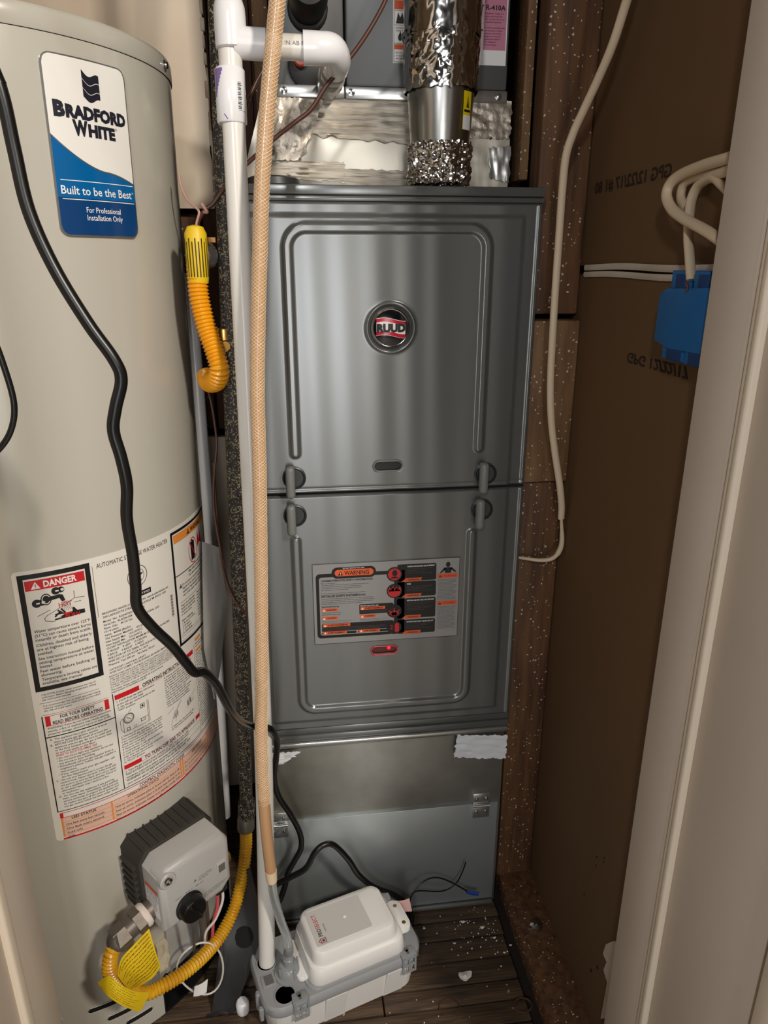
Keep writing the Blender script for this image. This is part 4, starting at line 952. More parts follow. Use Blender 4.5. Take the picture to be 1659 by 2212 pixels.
put('brass_fitting', MB().lathe([(.009, 0), (.011, .002), (.011, .012), (.008, .014), (.008, .024), (.0115, .026), (.0115, .034), (.004, .036)], gp(.072, .288, .045), GT, 20), 'brass', GC)
nip = MB().cyl(gp(-.030, .302, .058), gp(-.052, .2965, .058), .0155, n=20).cyl(gp(-.050, .297, .058), gp(-.062, .294, .058), .0200, n=6).cyl(gp(-.062, .294, .058), gp(-.092, .2865, .058), .0150, n=20).cyl(gp(-.074, .291, .058), gp(-.092, .2865, .058), .0185, n=6)
put('gas_inlet_nipple', nip, 'galv_fit', GC, 'dirty galvanised inlet fitting')
put('pipe_dope', MB().lathe([(.0168, -.004), (.0190, 0), (.0185, .004), (.0168, .006)], gp(-.0450, .2983, .058), GT * -.97 + Vector((0, 0, -.24)), 20), 'pipe_dope', GC)
# burner parts in front of the opening
ap = MB(); ap.grid(lambda s, t: tk(-50 + 1.8 + (13.5) * s, .088 + .075 * t, .006 + .002 * math.sin(PI * s)), 10, 8)
put('access_cover', MB().sheet(lambda s, t: tk(-48.2 + 15.5 * s, .092 + .085 * t - .006 * (1 if t == 0 and s in (0, 1) else 0), .0075), 12, 8, .006), 'valve_grey', WT, 'grey burner access cover')
put('cover_latch', MB().rbox((.040, .086, .0), (.060, .092, .016), .002, 2, GM), 'valve_dark', WT)
put('insulation', MB().sheet(lambda s, t: tk(-52.5 + 4.2 * s, .098 + .062 * t, .010 + .004 * noise.noise((s * 5, t * 7, 2))), 6, 8, .009), 'insulation_cream', WT)
put('gas_tube', MB().tube(spline([gp(.040, .290, .060), gp(.042, .25, .060), gp(.047, .18, .052), gp(.052, .12, .035), gp(.058, .075, -.01)], 8), .0062, 12).tube(spline([gp(.055, .290, .050), gp(.056, .25, .050), gp(.058, .18, .045), gp(.060, .12, .03), gp(.063, .07, -.01)], 8), .0045, 12), 'galv_fit', WT)
put('sensor_wire', MB().tube(spline([gp(.013, .268, .070), gp(.018, .235, .074), gp(.021, .19, .066), gp(.030, .14, .045), gp(.034, .10, .03), gp(.05, .07, -.01)], 8), .0022, 8), 'galv_fit', WT)
put('red_wire', MB().tube(spline([gp(.068, .272, .070), gp(.064, .235, .072), gp(.058, .20, .065), gp(.060, .15, .05), gp(.066, .09, .01)], 8), .0026, 8), 'wire_red', WT)
put('white_wire', MB().tube(spline([gp(.074, .275, .070), gp(.073, .245, .075), gp(.060, .21, .070), gp(.046, .185, .06), gp(.047, .14, .05)], 8), .0022, 8), 'wire_white', WT)
cen = (432, 2092)
lp = [at(cen[0] + 50 * math.cos(a), cen[1] + 55 * math.sin(a) + 6 * math.sin(2 * a), .862 + .012 * math.cos(a)) for a in [2 * PI * k / 36 for k in range(36)]]
wl = put('loop_wire', MB().tube(lp, .0016, 8, closed=True), 'wire_white', WT, 'white wire loop')
tagc = [at(421, 2130, .852), at(418, 2152, .850), at(446, 2143, .850), at(449, 2114, .852)]
put('wire_tag', MB().sheet(lambda s, t: (tagc[0] * (1 - s) + tagc[3] * s) * (1 - t) + (tagc[1] * (1 - s) + tagc[2] * s) * t + Vector((0, -.002 * math.sin(PI * s), 0)), 6, 4, .0006), 'ink_white', wl, 'white wire tag')

# ------------------------------------------------------------------ flexible gas connectors
def corrugated(pts, r, pitch, amp, n=16):
    L = resample(spline(pts, 24), pitch / 5.0)
    m = len(L); k = [0.0]
    for i in range(1, m): k.append(k[-1] + (L[i] - L[i-1]).length)
    return MB().tube(L, lambda t: r + amp * math.cos(2 * PI * k[min(int(round(t * (m - 1))), m - 1)] / pitch), n)
G1 = thing('gas_connector', 'dusty yellow corrugated gas hose looping from black pipe to the gas control, folded yellow tag', 'gas hose', gp(-.1, .20, .09))
g1 = [at(531, 1785, .985), at(531, 1830, .975), at(524, 1890, .955), at(505, 1965, .925), at(470, 2030, .885), at(420, 2083, .840), at(365, 2122, .810), at(312, 2146, .790), at(268, 2136, .775), at(240, 2102, .768), at(240, 2062, .772), at(258, 2030, .782), gp(-.090, .287, .058)]
put('hose', corrugated(g1, .0098, .0052, .0011), 'yellow_hose_old', G1)
up_ = (g1[0] - g1[1]).normalized()
put('flare_nut', MB().lathe([(.0125, -.012), (.0145, -.008), (.0145, .010), (.0125, .012)], g1[0] + up_ * .004, up_, 20).lathe([(.0145, .010), (.0145, .028), (.010, .030)], g1[0] + up_ * .004, up_, 6), 'galv_fit', G1)
e_ = (g1[-1] - g1[-2]).normalized()
put('flare_nut', MB().lathe([(.0120, -.010), (.0150, -.006), (.0150, .006), (.0120, .010)], g1[-1] - e_ * .004, e_, 20), 'galv_fit', G1)
def ruled(A, B, nu, nv, name, parent, m, bulge, lines, label=None):
    """paper tag: a strip between two edges, printed with rows of fine lettering"""
    A, B = spline(A, 12), spline(B, 12)
    def P(s, t, l=0.0):
        i = s * (min(len(A), len(B)) - 1); k = min(int(i), min(len(A), len(B)) - 2); f = i - k
        a = A[k].lerp(A[k+1], f); b = B[k].lerp(B[k+1], f)
        p = a.lerp(b, t); d = (CAM * 0 + Vector((.25, -.9, .35))).normalized()
        return p + d * (bulge * math.sin(PI * t) + l)
    o = put(name, MB().sheet(lambda s, t: P(s, t), nu, nv, .0005), m, parent, label)
    pr = Print(lambda u, v, l: P(min(max(u, 0), 1), min(max(v, 0), 1), .0006), du=.03)
    return o, pr
farA = [at(322, 2006, .798), at(290, 2040, .792), at(262, 2072, .778), at(254, 2108, .762)]
farB = [at(347, 2088, .800), at(330, 2112, .796), at(306, 2128, .788), at(284, 2142, .772)]
t1, pr = ruled(farA, farB, 26, 10, 'folded_tag', G1, 'yellow_tag', .004, 12, 'yellow printed tag')
words = ['WARNING FIRE OR EXPLOSION HAZARD', 'INSTALLATION MUST BE MADE BY', 'a qualified contractor in accordance', 'with all local codes and ordinances', 'Do not bend, kink or twist connector', 'Test all joints for leaks with soap', 'Do not use open flame to check leaks', 'Replace connector when appliance moved']
for i in range(11): pr.text(words[i % 8], .04, .05 + .084 * i, .034, 'tag_ink', 1, .01, width=.9 - .1 * (i % 3))
pr.build(t1, {'tag_ink': 'printing'})
neA = [at(212, 2121, .764), at(236, 2108, .752), at(260, 2126, .748), at(290, 2141, .756), at(322, 2143, .772)]
neB = [at(216, 2130, .762), at(232, 2150, .748), at(254, 2166, .744), at(276, 2177, .750), at(302, 2186, .764)]
t2, pr = ruled(neA, neB, 30, 8, 'folded_tag', G1, 'yellow_tag', .002, 8, 'yellow printed tag')
for i in range(7): pr.text(words[(i + 3) % 8], .05, .06 + .125 * i, .05, 'tag_ink', 1, .01, width=.86 - .08 * (i % 3))
pr.build(t2, {'tag_ink': 'printing'})

G2 = thing('gas_connector', 'bright orange-yellow corrugated gas hose curling down beside the white drain pipe', 'gas hose', at(430, 700, .99))
g2 = [at(425, 548, .985), at(426, 590, .985), at(430, 640, .985), at(445, 705, .984), at(464, 760, .980), at(474, 797, .978), at(468, 822, .990), at(452, 826, 1.012), at(446, 812, 1.03)]
put('hose', corrugated(g2, .0126, .0050, .0012, 18), 'yellow_hose', G2)
tg = MB().lathe([(.0125, -.038), (.0138, -.030), (.0142, .0), (.0138, .022), (.010, .030), (.003, .032)], g2[0] + Vector((0, 0, .002)), (.02, 0, 1), 28)
sl2 = put('tag_sleeve', tg, 'yellow_tag', G2, 'yellow printed sleeve')
c0 = g2[0]
pr = Print(lambda u, v, l: c0 + Vector((.0145 * math.cos(u / .0142 - PI / 2), .0145 * math.sin(u / .0142 - PI / 2), v)), du=.002)
for i in range(9): pr.rect(-.016 + .0040 * i, -.028, -.0146 + .0040 * i, .018 - .004 * (i % 2), 'tag_ink')
pr.build(sl2, {'tag_ink': 'printed_rows'})
put('union_nut', MB().lathe([(.0145, -.008), (.0165, -.004), (.0165, .008), (.0120, .012)], at(441, 552, 1.005), (.6, .8, 0), 20), 'galv_bright', G2)
put('valve_lever', MB().rbox(tuple(at(428, 526, 1.02)), tuple(at(466, 512, 1.03)), .0015, 1) if False else MB().box((at(432, 520, 1.02).x, 1.015, at(450, 524, 1.02).z), (at(466, 520, 1.02).x, 1.030, at(450, 513, 1.02).z)), 'yellow_hose', G2, 'yellow valve lever')

# black iron gas pipe
GP = thing('gas_pipe', 'black speckled iron gas pipe standing between the tank and the white drain pipe', 'pipe', at(535, 1745, .99))
pt, pb = at(482, 380, 1.012), at(533, 1752, .988)
dirp = (pt - pb).normalized()
put('pipe', MB().cyl(pb, pt + dirp * .50, .0107, n=24), 'iron_pipe', GP)
put('coupling', MB().lathe([(.0135, -.016), (.0142, -.012), (.0142, .012), (.0135, .016)], pb + dirp * .006, dirp, 24).lathe([(.012, -.035), (.012, -.014)], pb, dirp, 16), 'iron_pipe', GP)
put('tee_fitting', MB().lathe([(.0125, -.014), (.0125, .014), (.0115, .016)], at(486, 735, 1.008), dirp, 24).cyl(at(486, 740, 1.008), at(487, 748, .990), .0065, n=18), 'brass', GP, 'brass fitting')

# ------------------------------------------------------------------ white plastic drain line
PT = thing('drain_pipe', 'white plastic condensate drain pipe running down the furnace front into the pump', 'pipe', (-.0815, .881, .09))
P0, P1, P2 = Vector((-.0815, .881, .080)), at(541, 1000, .918), at(497, 110, .95)
put('vertical_pipe', MB().tube(spline([P0, P0.lerp(P1, .5) + Vector((.005, 0, 0)), P1, P1.lerp(P2, .5), P2], 14), .01335, 28), 'pvc', PT)
ux = (P2 - P1).normalized()
cz = at(499, 210, .948)
cs = put('coupling', MB().lathe([(.0160, -.0285), (.0172, -.0270), (.0172, .0270), (.0160, .0285)], cz, ux, 32), 'pvc_white', PT)
pr = Print(lambda u, v, l: cz + ux * v + Vector((.01735 * math.cos(u / .0172 - 1.9), .01735 * math.sin(u / .0172 - 1.9), 0)), du=.002)
for i in range(19): pr.rect(.0150, -.016 + .0016 * i, .0205 - (.001 if i % 4 else 0), -.016 + .0016 * i + (.0009 if i % 3 else .0004), 'ink_navy')
for i in range(8): pr.rect(-.0150, .0270 - .0036 * (i + 1), -.0020 - .0015 * i, .0270 - .0036 * i, 'purple_primer')
pr.line((-.002, -.020), (.002, -.0255), .0012, 'purple_primer', 2)
pr.text('0 10610 34217 9', .0212, -.017, .0013, 'ink_navy', maxw=.006)
pr.build(cs, {'ink_navy': 'barcode', 'purple_primer': 'primer_smear'})
tz = at(497, 50, .95)
put('tee', MB().lathe([(.0150, -.0260), (.0178, -.0245), (.0178, .0060), (.0172, .0150), (.0145, .0230), (.0095, .0285), (.003, .0305)], tz, (0, 0, 1), 32).lathe([(.0165, .005), (.0165, .0400), (.0150, .0408)], at(497, 92, .95), (1, 0, -.02), 28), 'pvc_white', PT)
hA, hB = at(520, 96, .95), at(668, 104, .95)
put('branch_pipe', MB().cyl(hA, hB, .01335, n=28), 'pvc', PT)
pb_ = Print(lambda u, v, l: hA + (hB - hA).normalized() * (.040 + u) + Vector((0, -.01345 * math.cos(v / .0134), .01345 * math.sin(v / .0134))), du=.004)
pb_.text('1/2 IN AB PVC', 0, -.001, .0042, 'ink_grey', 1, width=.040); pb_.build(PT.children[-1], {'ink_grey': 'stamp'})
el = [at(655, 103.5, .95), at(690, 105, .95)]; c_ = at(712, 112, .958)
elbow = spline([el[0], el[1], at(716, 108, .956), at(727, 128, .975), at(724, 146, 1.0)], 8)
put('elbow', MB().tube(elbow, lambda t: .0176 - .0010 * t, 28), 'pvc_white', PT)
put('adapter', MB().lathe([(.0150, 0), (.0165, .004), (.0165, .020), (.0145, .022), (.0145, .13)], at(722, 148, 1.0), (-.01, 1, 0.02), 28).lathe([(.0165, .045), (.0180, .046), (.0180, .075), (.0165, .076)], at(722, 148, 1.0), (-.01, 1, .02), 12), 'pvc_clear', PT, 'translucent threaded adapter')

# ------------------------------------------------------------------ braided discharge hose
HT = thing('discharge_hose', 'tan braided vinyl hose hanging in front of the white drain pipe', 'hose', at(586, 1885, .86))
hp = [at(603, -40, .90), at(592, 80, .90), at(577, 240, .898), at(566, 400, .893), at(561, 560, .888), at(557, 720, .882), at(556, 860, .877), at(560, 1000, .872), at(563, 1200, .866), at(565, 1400, .860), at(564, 1550, .853), at(566, 1650, .848), at(574, 1780, .845), at(585, 1882, .846)]
hp = lead(hp, .75)
HL = spline(hp, 14)
put('hose', MB().tube(HL, .0086, 24), 'hose_vinyl', HT)
# braid: threads laid in a herringbone, nearer turns one by one as stuff
def braid(line, r, stp, hand, th):
    L = resample(line, .0012); mb = MB(); m = len(L)
    fr = []; u = Vector((1, 0, 0))
    for i in range(m):
        t = (L[min(i+1, m-1)] - L[max(i-1, 0)]).normalized(); u = (u - t * u.dot(t)).normalized(); fr.append((u.copy(), t.cross(u)))
    pitch = .0115; stepn = int(pitch / .0012 / 1.0)
    n_start = 9
    for q in range(n_start):
        pts = []
        for i in range(m):
            a = hand * (2 * PI * (i * .0012) / (pitch * 3.2)) + 2 * PI * q / n_start
            pts.append(L[i] + (fr[i][0] * math.cos(a) + fr[i][1] * math.sin(a)) * (r + .0001 * hand))
        mb.tube(pts[::2], th, 4, caps=False)
    return mb
k1 = int(len(HL) * .80)
put('braid', braid(HL[:k1 + 21], .0087, .003, 1, .00045), 'hose_braid', HT, kind='stuff')
put('braid', braid(HL[:k1 + 20], .0086, .003, -1, .00045), 'hose_braid', HT, kind='stuff')
put('frayed_end', MB().tube([HL[-1] + (HL[-1] - HL[-2]).normalized() * d for d in (-.002, .006, .014, .019)], lambda t: .0092 - .0012 * t, 20), 'hose_braid', HT, 'pale hose end')

# ------------------------------------------------------------------ condensate pump
PA = math.radians(17.0)
PM = Matrix.Translation((-.080, .790, 0)) @ Matrix.Rotation(PA, 4, 'Z')
def pp(x, y, z): return PM @ Vector((x, y, z))
CP = thing('condensate_pump', 'white and grey condensate pump box on the plank floor', 'pump', pp(.14, .062, 0))
def rr2(x0, y0, x1, y1, r, n=6):
    pts = []
    for cx, cy, a0 in ((x1-r, y0+r, -90), (x1-r, y1-r, 0), (x0+r, y1-r, 90), (x0+r, y0+r, 180)):
        pts += [(cx + r*math.cos(math.radians(a0+90*i/n)), cy + r*math.sin(math.radians(a0+90*i/n))) for i in range(n+1)]
    return pts
def loft(rings, T, cap=True):
    mb = MB(); n = len(rings[0][0])
    vs = [(p[0], p[1], z) for ring, z in rings for p in ring]
    fs = [(i*n+k, i*n+(k+1)%n, (i+1)*n+(k+1)%n, (i+1)*n+k) for i in range(len(rings)-1) for k in range(n)]
    if cap: fs += [tuple(range(n))[::-1], tuple((len(rings)-1)*n+k for k in range(n))]
    return mb.add(vs, fs, T)
tk_ = loft([(rr2(.014, .022, .262, .116, .022), .0), (rr2(.011, .017, .265, .119, .024), .004), (rr2(.004, .004, .272, .126, .030), .072)], PM)
for x0, x1, d in ((.098, .134, .0035), (.205, .240, .0035)):
    bmx = loft([([(x0, .03), (x1, .03), (x1, .0215 - d), (x0, .0215 - d)][::-1], .0005), ([(x0, .03), (x1, .03), (x1, .0035 - d), (x0, .0035 - d)][::-1], .0715)], PM)
    tk_.add(bmx.v, bmx.f)
put('tank', tk_, 'pump_white', CP)
LID = put('lid', loft([(rr2(.001, .001, .275, .129, .032), .0725), (rr2(.0, .0, .276, .130, .033), .075), (rr2(.0, .0, .276, .130, .033), .0885), (rr2(.003, .003, .273, .127, .031), .0925)], PM).prism(rr2(.072, .006, .250, .118, .020), .092, .0955, PM, bev=.002), 'pump_grey', CP, 'grey lid')
def ringhole(x, y, r, z=.0928):
    put('inlet_hole', MB().lathe([(r, -.001), (r, .0004), (.0005, .0004)], pp(x, y, z), (0, 0, 1), 28), 'void', LID)
    put('hole_rim', MB().lathe([(r + .0022, -.002), (r + .0022, .0010), (r, .0014), (r - .0004, .0004)], pp(x, y, z), (0, 0, 1), 28), 'pump_grey', LID)
ringhole(.0365, .0215, .0155); ringhole(.0245, .0870, .0150)
put('float_window', MB().prism(rr2(.008, .045, .030, .066, .002), .0925, .0945, PM, bev=.001), 'pump_grey', LID)
put('window_pane', MB().prism(rr2(.0125, .047, .0265, .064, .001), .0945, .0949, PM), 'ink_grey', LID)
# motor cover
mc = loft([(rr2(.078, .010, .246, .116, .020), .0945), (rr2(.077, .008, .247, .118, .020), .098), (rr2(.080, .010, .244, .116, .020), .122), (rr2(.081, .0112, .242, .115, .020), .1245), (rr2(.086, .0150, .236, .112, .019), .1262), (rr2(.087, .016, .232, .109, .018), .150), (rr2(.090, .018, .229, .106, .016), .1540), (rr2(.096, .024, .220, .098, .012), .1560)], PM)
mc.prism(rr2(.236, .028, .264, .088, .010), .112, .122, PM, bev=.002)
mc.prism(rr2(.062, .030, .084, .104, .009), .094, .101, PM, bev=.002)
MC = put('motor_cover', mc, 'pump_white', CP, 'white motor cover')
put('cover_label', MB().prism(rr2(.0955, .028, .191, .096, .004), .1558, .1566, PM), 'pump_label', MC)
pr = Print(lambda u, v, l: pp(.099 + .010 - u, .036 + v, .1567 + .00015 * l), du=1)
# lettering runs away from the pump's front edge, its tops towards the left end
fnl = lambda u, v, l: pp(.1100 - v, .0440 + u, .1567 + .00015 * l)
pr = Print(fnl, du=1)
pr.text('PRO', 0, 0, .0066, 'ink_grey', 2, .03, width=.0150); pr.text('SELECT', .0158, 0, .0066, 'label_red', 2, .0, width=.0275); pr.text('.', .0440, 0, .0066, 'label_red', 2)
pr.frame(-.0125, -.0030, -.0035, .0060, .0010, 'ink_grey', 2); pr.poly([(-.0125, .0060), (-.0080, .0100), (-.0035, .0060), (-.0045, .0056), (-.0080, .0086), (-.0115, .0056)], 'label_red', 2); pr.disc(-.008, .0015, .0024, 'label_red', 2)
pr.text('PUMPWORKS', .0060, -.0085, .0024, 'ink_grey', 2, width=.0160)
pr.build(MC, {'ink_grey': 'grey_lettering', 'label_red': 'red_lettering'})
put('centre_screw', MB().lathe([(.0032, 0), (.0026, .0012), (.0006, .0018)], pp(.155, .064, .1566), (0, 0, 1), 12), 'pump_white', MC)
for y_ in (.040, .076): put('ear_hole', MB().lathe([(.0036, 0), (.0034, .0005), (.0004, .0005)], pp(.2535, y_, .1219), (0, 0, 1), 14), 'brass', MC)
put('cord_cap', MB().lathe([(.024, 0), (.024, .016), (.020, .024), (.004, .028)], pp(.236, .106, .094), (0, 0, 1), 24), 'pump_grey', CP)
# outlet nozzle
nz = MB().lathe([(.0235, 0), (.0230, .003), (.0180, .004), (.0175, .008), (.0155, .018), (.0130, .020), (.0085, .021), (.0085, .034), (.0072, .035), (.0068, .048), (.0050, .050)], pp(.053, .054, .0928), (0, 0, 1), 32)
for a in (0, 1.57, 3.14, 4.71): nz.rbox((-.002, .0155, .004), (.002, .0185, .022), .0008, 1, Matrix.Translation(pp(.053, .054, .0928)) @ Matrix.Rotation(a + .6, 4, 'Z'))
put('outlet_valve', nz, 'pump_clear', CP, 'translucent outlet valve')
# lid clips
for x in (.056, .2440):
    y0 = -.0005
    c = MB().prism([(x - .011, .016), (x + .011, .016), (x + .013, .004), (x + .013, -.002), (x - .013, -.002), (x - .013, .004)], .0925, .0965, PM, bev=.001)
    c.box((x - .0125, -.0035, .062), (x - .0095, -.0005, .096), PM).box((x - .0015, -.0035, .062), (x + .0015, -.0005, .090), PM).box((x + .0095, -.0035, .062), (x + .0125, -.0005, .096), PM)
    for zz in (.060, .075, .090): c.box((x - .0125, -.0036, zz), (x + .0125, -.0006, zz + .0028), PM)
    cl = put('lid_clip', c, 'pump_clear', CP, 'clear grey lid clip')
    put('keyhole', MB().prism([(x + .0042 * math.cos(2*PI*i/14), .0105 + .0042 * math.sin(2*PI*i/14)) for i in range(14)], .0965, .0968, PM).prism(rr2(x - .0022, .0020, x + .0022, .0100, .0012), .0965, .0968, PM), 'ink_grey', cl)
put('side_hook', MB().rbox((-.005, .040, .055), (.002, .050, .090), .0015, 1, PM).rbox((-.006, .018, .060), (.001, .026, .086), .0015, 1, PM), 'pump_clear', CP)
# clear tube from the hose to the outlet
ctp = [HL[-1] + Vector((0, 0, .004)), at(592, 1935, .852), at(607, 1990, .857), at(620, 2025, .850), at(625, 2055, .842), pp(.053, .054, .138)]
solo('outlet_tube', MB().tube(spline(ctp, 12), .0068, 20, caps=False).tube(spline(ctp, 12)[::-1], .0050, 20, caps=False), 'clear_vinyl', 'clear vinyl tube bending from the tan hose end to the pump outlet', 'tube')

# ------------------------------------------------------------------ cords, wires, cables
cpts = [at(-60, 40, .60), at(0, 190, .60), at(30, 320, .60), at(62, 455, .598), at(118, 580, .596), at(190, 698, .592), at(245, 775, .59), at(262, 820, .59), at(250, 880, .588), at(245, 930, .587), at(262, 990, .586), at(274, 1050, .586), at(274, 1120, .588), at(287, 1200, .592), at(293, 1265, .598), at(297, 1312, .604), at(330, 1355, .614), at(372, 1395, .626), at(402, 1432, .640), at(420, 1452, .650), at(442, 1453, .662), at(468, 1480, .690), at(495, 1530, .735), at(516, 1556, .805), at(534, 1565, .860), at(550, 1569, .8735), at(568, 1571, .8745), at(586, 1577, .882), at(598, 1602, .910), at(596, 1640, .945), at(592, 1680, .955), at(602, 1720, .965), at(628, 1760, .975), at(648, 1800, .985), at(650, 1832, .985), at(636, 1860, .98), at(622, 1885, .975), at(615, 1915, .97), at(604, 1945, .965), at(590, 1962, .955), at(578, 1945, .955), at(592, 1915, .955), at(625, 1896, .95), at(660, 1876, .945), at(680, 1842, .945), at(700, 1825, .95), at(722, 1826, .955), at(752, 1856, .96), at(775, 1890, .965), at(808, 1916, .97), at(850, 1932, .975), at(878, 1952, .975), at(889, 1982, .972), at(882, 2012, .965), at(868, 2022, .955)]
CT2 = thing('power_cord', 'long black power cord draped across the tank front down to the pump', 'cord', at(868, 2022, .955))
put('cord', MB().tube(spline(lead(cpts, .35), 8), lambda t: .0050, 14), 'cord_black', CT2)
for p in ():
    pass
pt_ = [at(848, 1945, .950), at(884, 1940, .951), at(890, 1968, .951), at(850, 1962, .950)]
put('cord_tag', MB().sheet(lambda s, t: (pt_[0] * (1 - s) + pt_[1] * s) * (1 - t) + (pt_[3] * (1 - s) + pt_[2] * s) * t + Vector((0, -.003 * math.sin(PI * s), 0)), 8, 4, .0006), 'pink_tag', CT2, 'pink cord tag')
solo('power_cord', MB().tube(spline([at(-160, 560, .50), at(-60, 660, .50), at(-20, 720, .50), at(8, 790, .50), at(30, 870, .50), at(25, 925, .50), at(0, 968, .50), at(-50, 1010, .50)], 8), .0021, 12), 'cord_black', 'thin black cord curving at the far left in front of the tank', 'cord')
WP = thing('float_switch_wire', 'two thin black wires with blue taped end lying behind the pump', 'wire', at(1025, 1930, 1.015))
put('wire', MB().tube(spline([at(884, 2005, .975), at(880, 1965, .985), at(893, 1928, 1.0), at(918, 1902, 1.01), at(945, 1896, 1.015), at(975, 1906, 1.015), at(1014, 1928, 1.015)], 8), .0013, 8), 'cord_black', WP)
put('wire', MB().tube(spline([at(886, 2000, .978), at(886, 1945, .99), at(900, 1925, 1.0), at(955, 1925, 1.01), at(985, 1908, 1.015), at(1000, 1880, 1.018), at(1006, 1862, 1.019)], 8), .0012, 8), 'cord_black', WP)
put('taped_end', MB().tube([at(1008, 1926, 1.014), at(1020, 1930, 1.014), at(1033, 1931, 1.014)], lambda t: .0035 + .001 * t, 10, flat=.5), 'blue_tape', WP, 'blue taped end')

solo('thermostat_cable', MB().tube(spline([at(960, -300, .985), at(850, -40, .985), at(818, 30, .985), at(780, 92, .985), at(742, 142, .985), at(705, 185, .985), at(672, 236, .985), at(640, 262, .985), at(592, 300, .99), at(545, 343, .995), at(505, 380, .995), at(478, 415, 1.0), at(460, 440, 1.0), at(442, 455, 1.0), at(428, 480, 1.005), at(424, 512, 1.01)], 8), .0027, 10), 'wire_brown', 'brown thermostat cable slanting down across the drain pipe elbow and coil case', 'cable')
solo('thermostat_cable', MB().tube(spline([at(598, 60, 1.06), at(575, 135, 1.05), at(552, 180, 1.045), at(534, 225, 1.04), at(515, 300, 1.03), at(495, 360, 1.02), at(482, 410, 1.02), at(470, 470, 1.02)], 8), .0022, 10), 'wire_brown', 'thin brown cable behind the tan hose beside the barcoded pipe coupling', 'cable')
solo('thermostat_wire', MB().tube(spline([at(386, 375, 1.02), at(392, 405, 1.015), at(405, 432, 1.01), at(420, 446, 1.005), at(432, 460, 1.0), at(428, 476, 1.0), at(420, 508, 1.0)], 8).copy() if False else spline([at(386, 375, 1.02), at(392, 405, 1.015), at(405, 432, 1.01), at(420, 446, 1.005), at(430, 458, 1.0), at(425, 480, 1.0), at(420, 510, 1.0)], 8), .0016, 8).tube(spline([at(436, 440, .998), at(444, 452, .996), at(447, 458, .996), at(440, 458, 1.0)], 6), .0022, 8), 'wire_pink', 'pinkish wire knotted above the yellow sleeve beside the tank', 'wire')
solo('thermostat_cable', MB().tube(spline([at(443, 822, 1.055), at(455, 865, 1.05), at(463, 910, 1.04), at(468, 960, 1.03), at(463, 1020, 1.02), at(461, 1080, 1.01), at(466, 1130, 1.0), at(475, 1180, .995), at(482, 1230, .99), at(494, 1270, .985), at(512, 1305, .975), at(530, 1322, .965)], 8), .0019, 10).tube(spline([at(461, 1000, 1.035), at(467, 1090, 1.02), at(472, 1150, 1.01), at(480, 1195, 1.0), at(490, 1252, .99), at(514, 1309, .98)], 8), .0017, 10), 'wire_brown', 'brown twin wire trailing down beside the speckled black pipe', 'cable')

solo('cable', MB().tube(spline([at(1470, -520, .84), at(1415, -240, .88), at(1372, -60, .90), at(1348, 20, .92), at(1322, 100, .94), at(1290, 175, .965), at(1262, 235, .985), at(1238, 288, 1.0), at(1222, 340, 1.01), at(1214, 420, 1.02), at(1207, 520, 1.025), at(1200, 620, 1.025), at(1194, 720, 1.02), at(1189, 830, 1.02), at(1191, 910, 1.02), at(1199, 980, 1.02), at(1208, 1040, 1.02), at(1213, 1090, 1.025), at(1212, 1120, 1.028)], 8), .0056, 14, flat=.8), 'cable_white', 'white sheathed cable hanging down the wood stud to the furnace side', 'cable')
solo('cable', MB().tube(spline([at(1212, 1114, 1.028), at(1213, 1135, 1.03), at(1214, 1160, 1.03), at(1212, 1180, 1.03), at(1203, 1198, 1.03), at(1188, 1208, 1.03), at(1165, 1210, 1.035), at(1140, 1207, 1.04), at(1112, 1203, 1.05)], 8), lambda t: .0024 + .0022 * max(0, math.sin(PI * t)) * (1 if .2 < t < .5 else .6), 10), 'cable_white', 'stripped white cable end bending into the furnace side below the long cable', 'cable')
JX = .425
LOOPS = [([(1585, 336, .420), (1568, 343, .417), (1520, 357, .414), (1470, 378, .412), (1446, 400, .410), (1440, 425, .408), (1452, 452, .407), (1480, 474, .407), (1516, 493, .408), (1546, 512, .412), (1570, 530, .418)], .0056, 'white cable making the outermost loop above the blue box'),
         ([(1600, 355, .42), (1562, 372, .421), (1520, 378, .422), (1488, 388, .421), (1474, 405, .420), (1471, 430, .419), (1482, 452, .419)], .0054, 'white cable of the middle loop above the blue box'),
         ([(1580, 420, .421), (1560, 400, .422), (1540, 385, .422), (1512, 398, .421), (1497, 422, .419), (1490, 455, .416), (1487, 510, .414), (1490, 560, .413), (1493, 605, .413)], .0056, 'white cable bending straight down into the blue box')]
for pts, r, lb_ in LOOPS:
    solo('cable', MB().tube(spline([atx(a, b, x) for a, b, x in pts], 10), r, 14, flat=.75), 'cable_white', lb_, 'cable', 'white cables looped above the blue box')

# blue junction box let into the drywall, its back standing out of the brown face
BX = thing('junction_box', 'blue plastic electrical box on the brown wall beside the right door jamb', 'box', (.42, .72, 1.07))
def yz(px, py, x=.408): p = atx(px, py, x); return (p.y, p.z)
x0 = .408
q = [yz(1424, 648), yz(1411, 738)]
T = Matrix(((0, 0, -1, XD + .002), (-1, 0, 0, 0), (0, 1, 0, 0), (0, 0, 0, 1)))   # local x = -Y, y = Z, extruded from the wall towards -X
ol = [(-.772, 1.062), (-.768, 1.075), (-.764, 1.125), (-.756, 1.134), (-.655, 1.134), (-.655, 1.066), (-.665, 1.046), (-.762, 1.054)]
a1, a2 = yz(1424, 635), yz(1411, 735); b1 = yz(1440, 622)
ol = [(-a2[0], a2[1]), (-a1[0], a1[1]), (-b1[0], b1[1]), (-.640, b1[1] + .004), (-.640, a2[1] - .004), (-.742, a2[1] - .006)]
put('box_back', MB().prism(ol, 0, .026, T, bev=.002), 'box_blue', BX)
ty = b1[1] - .004; by = a2[1] - .006
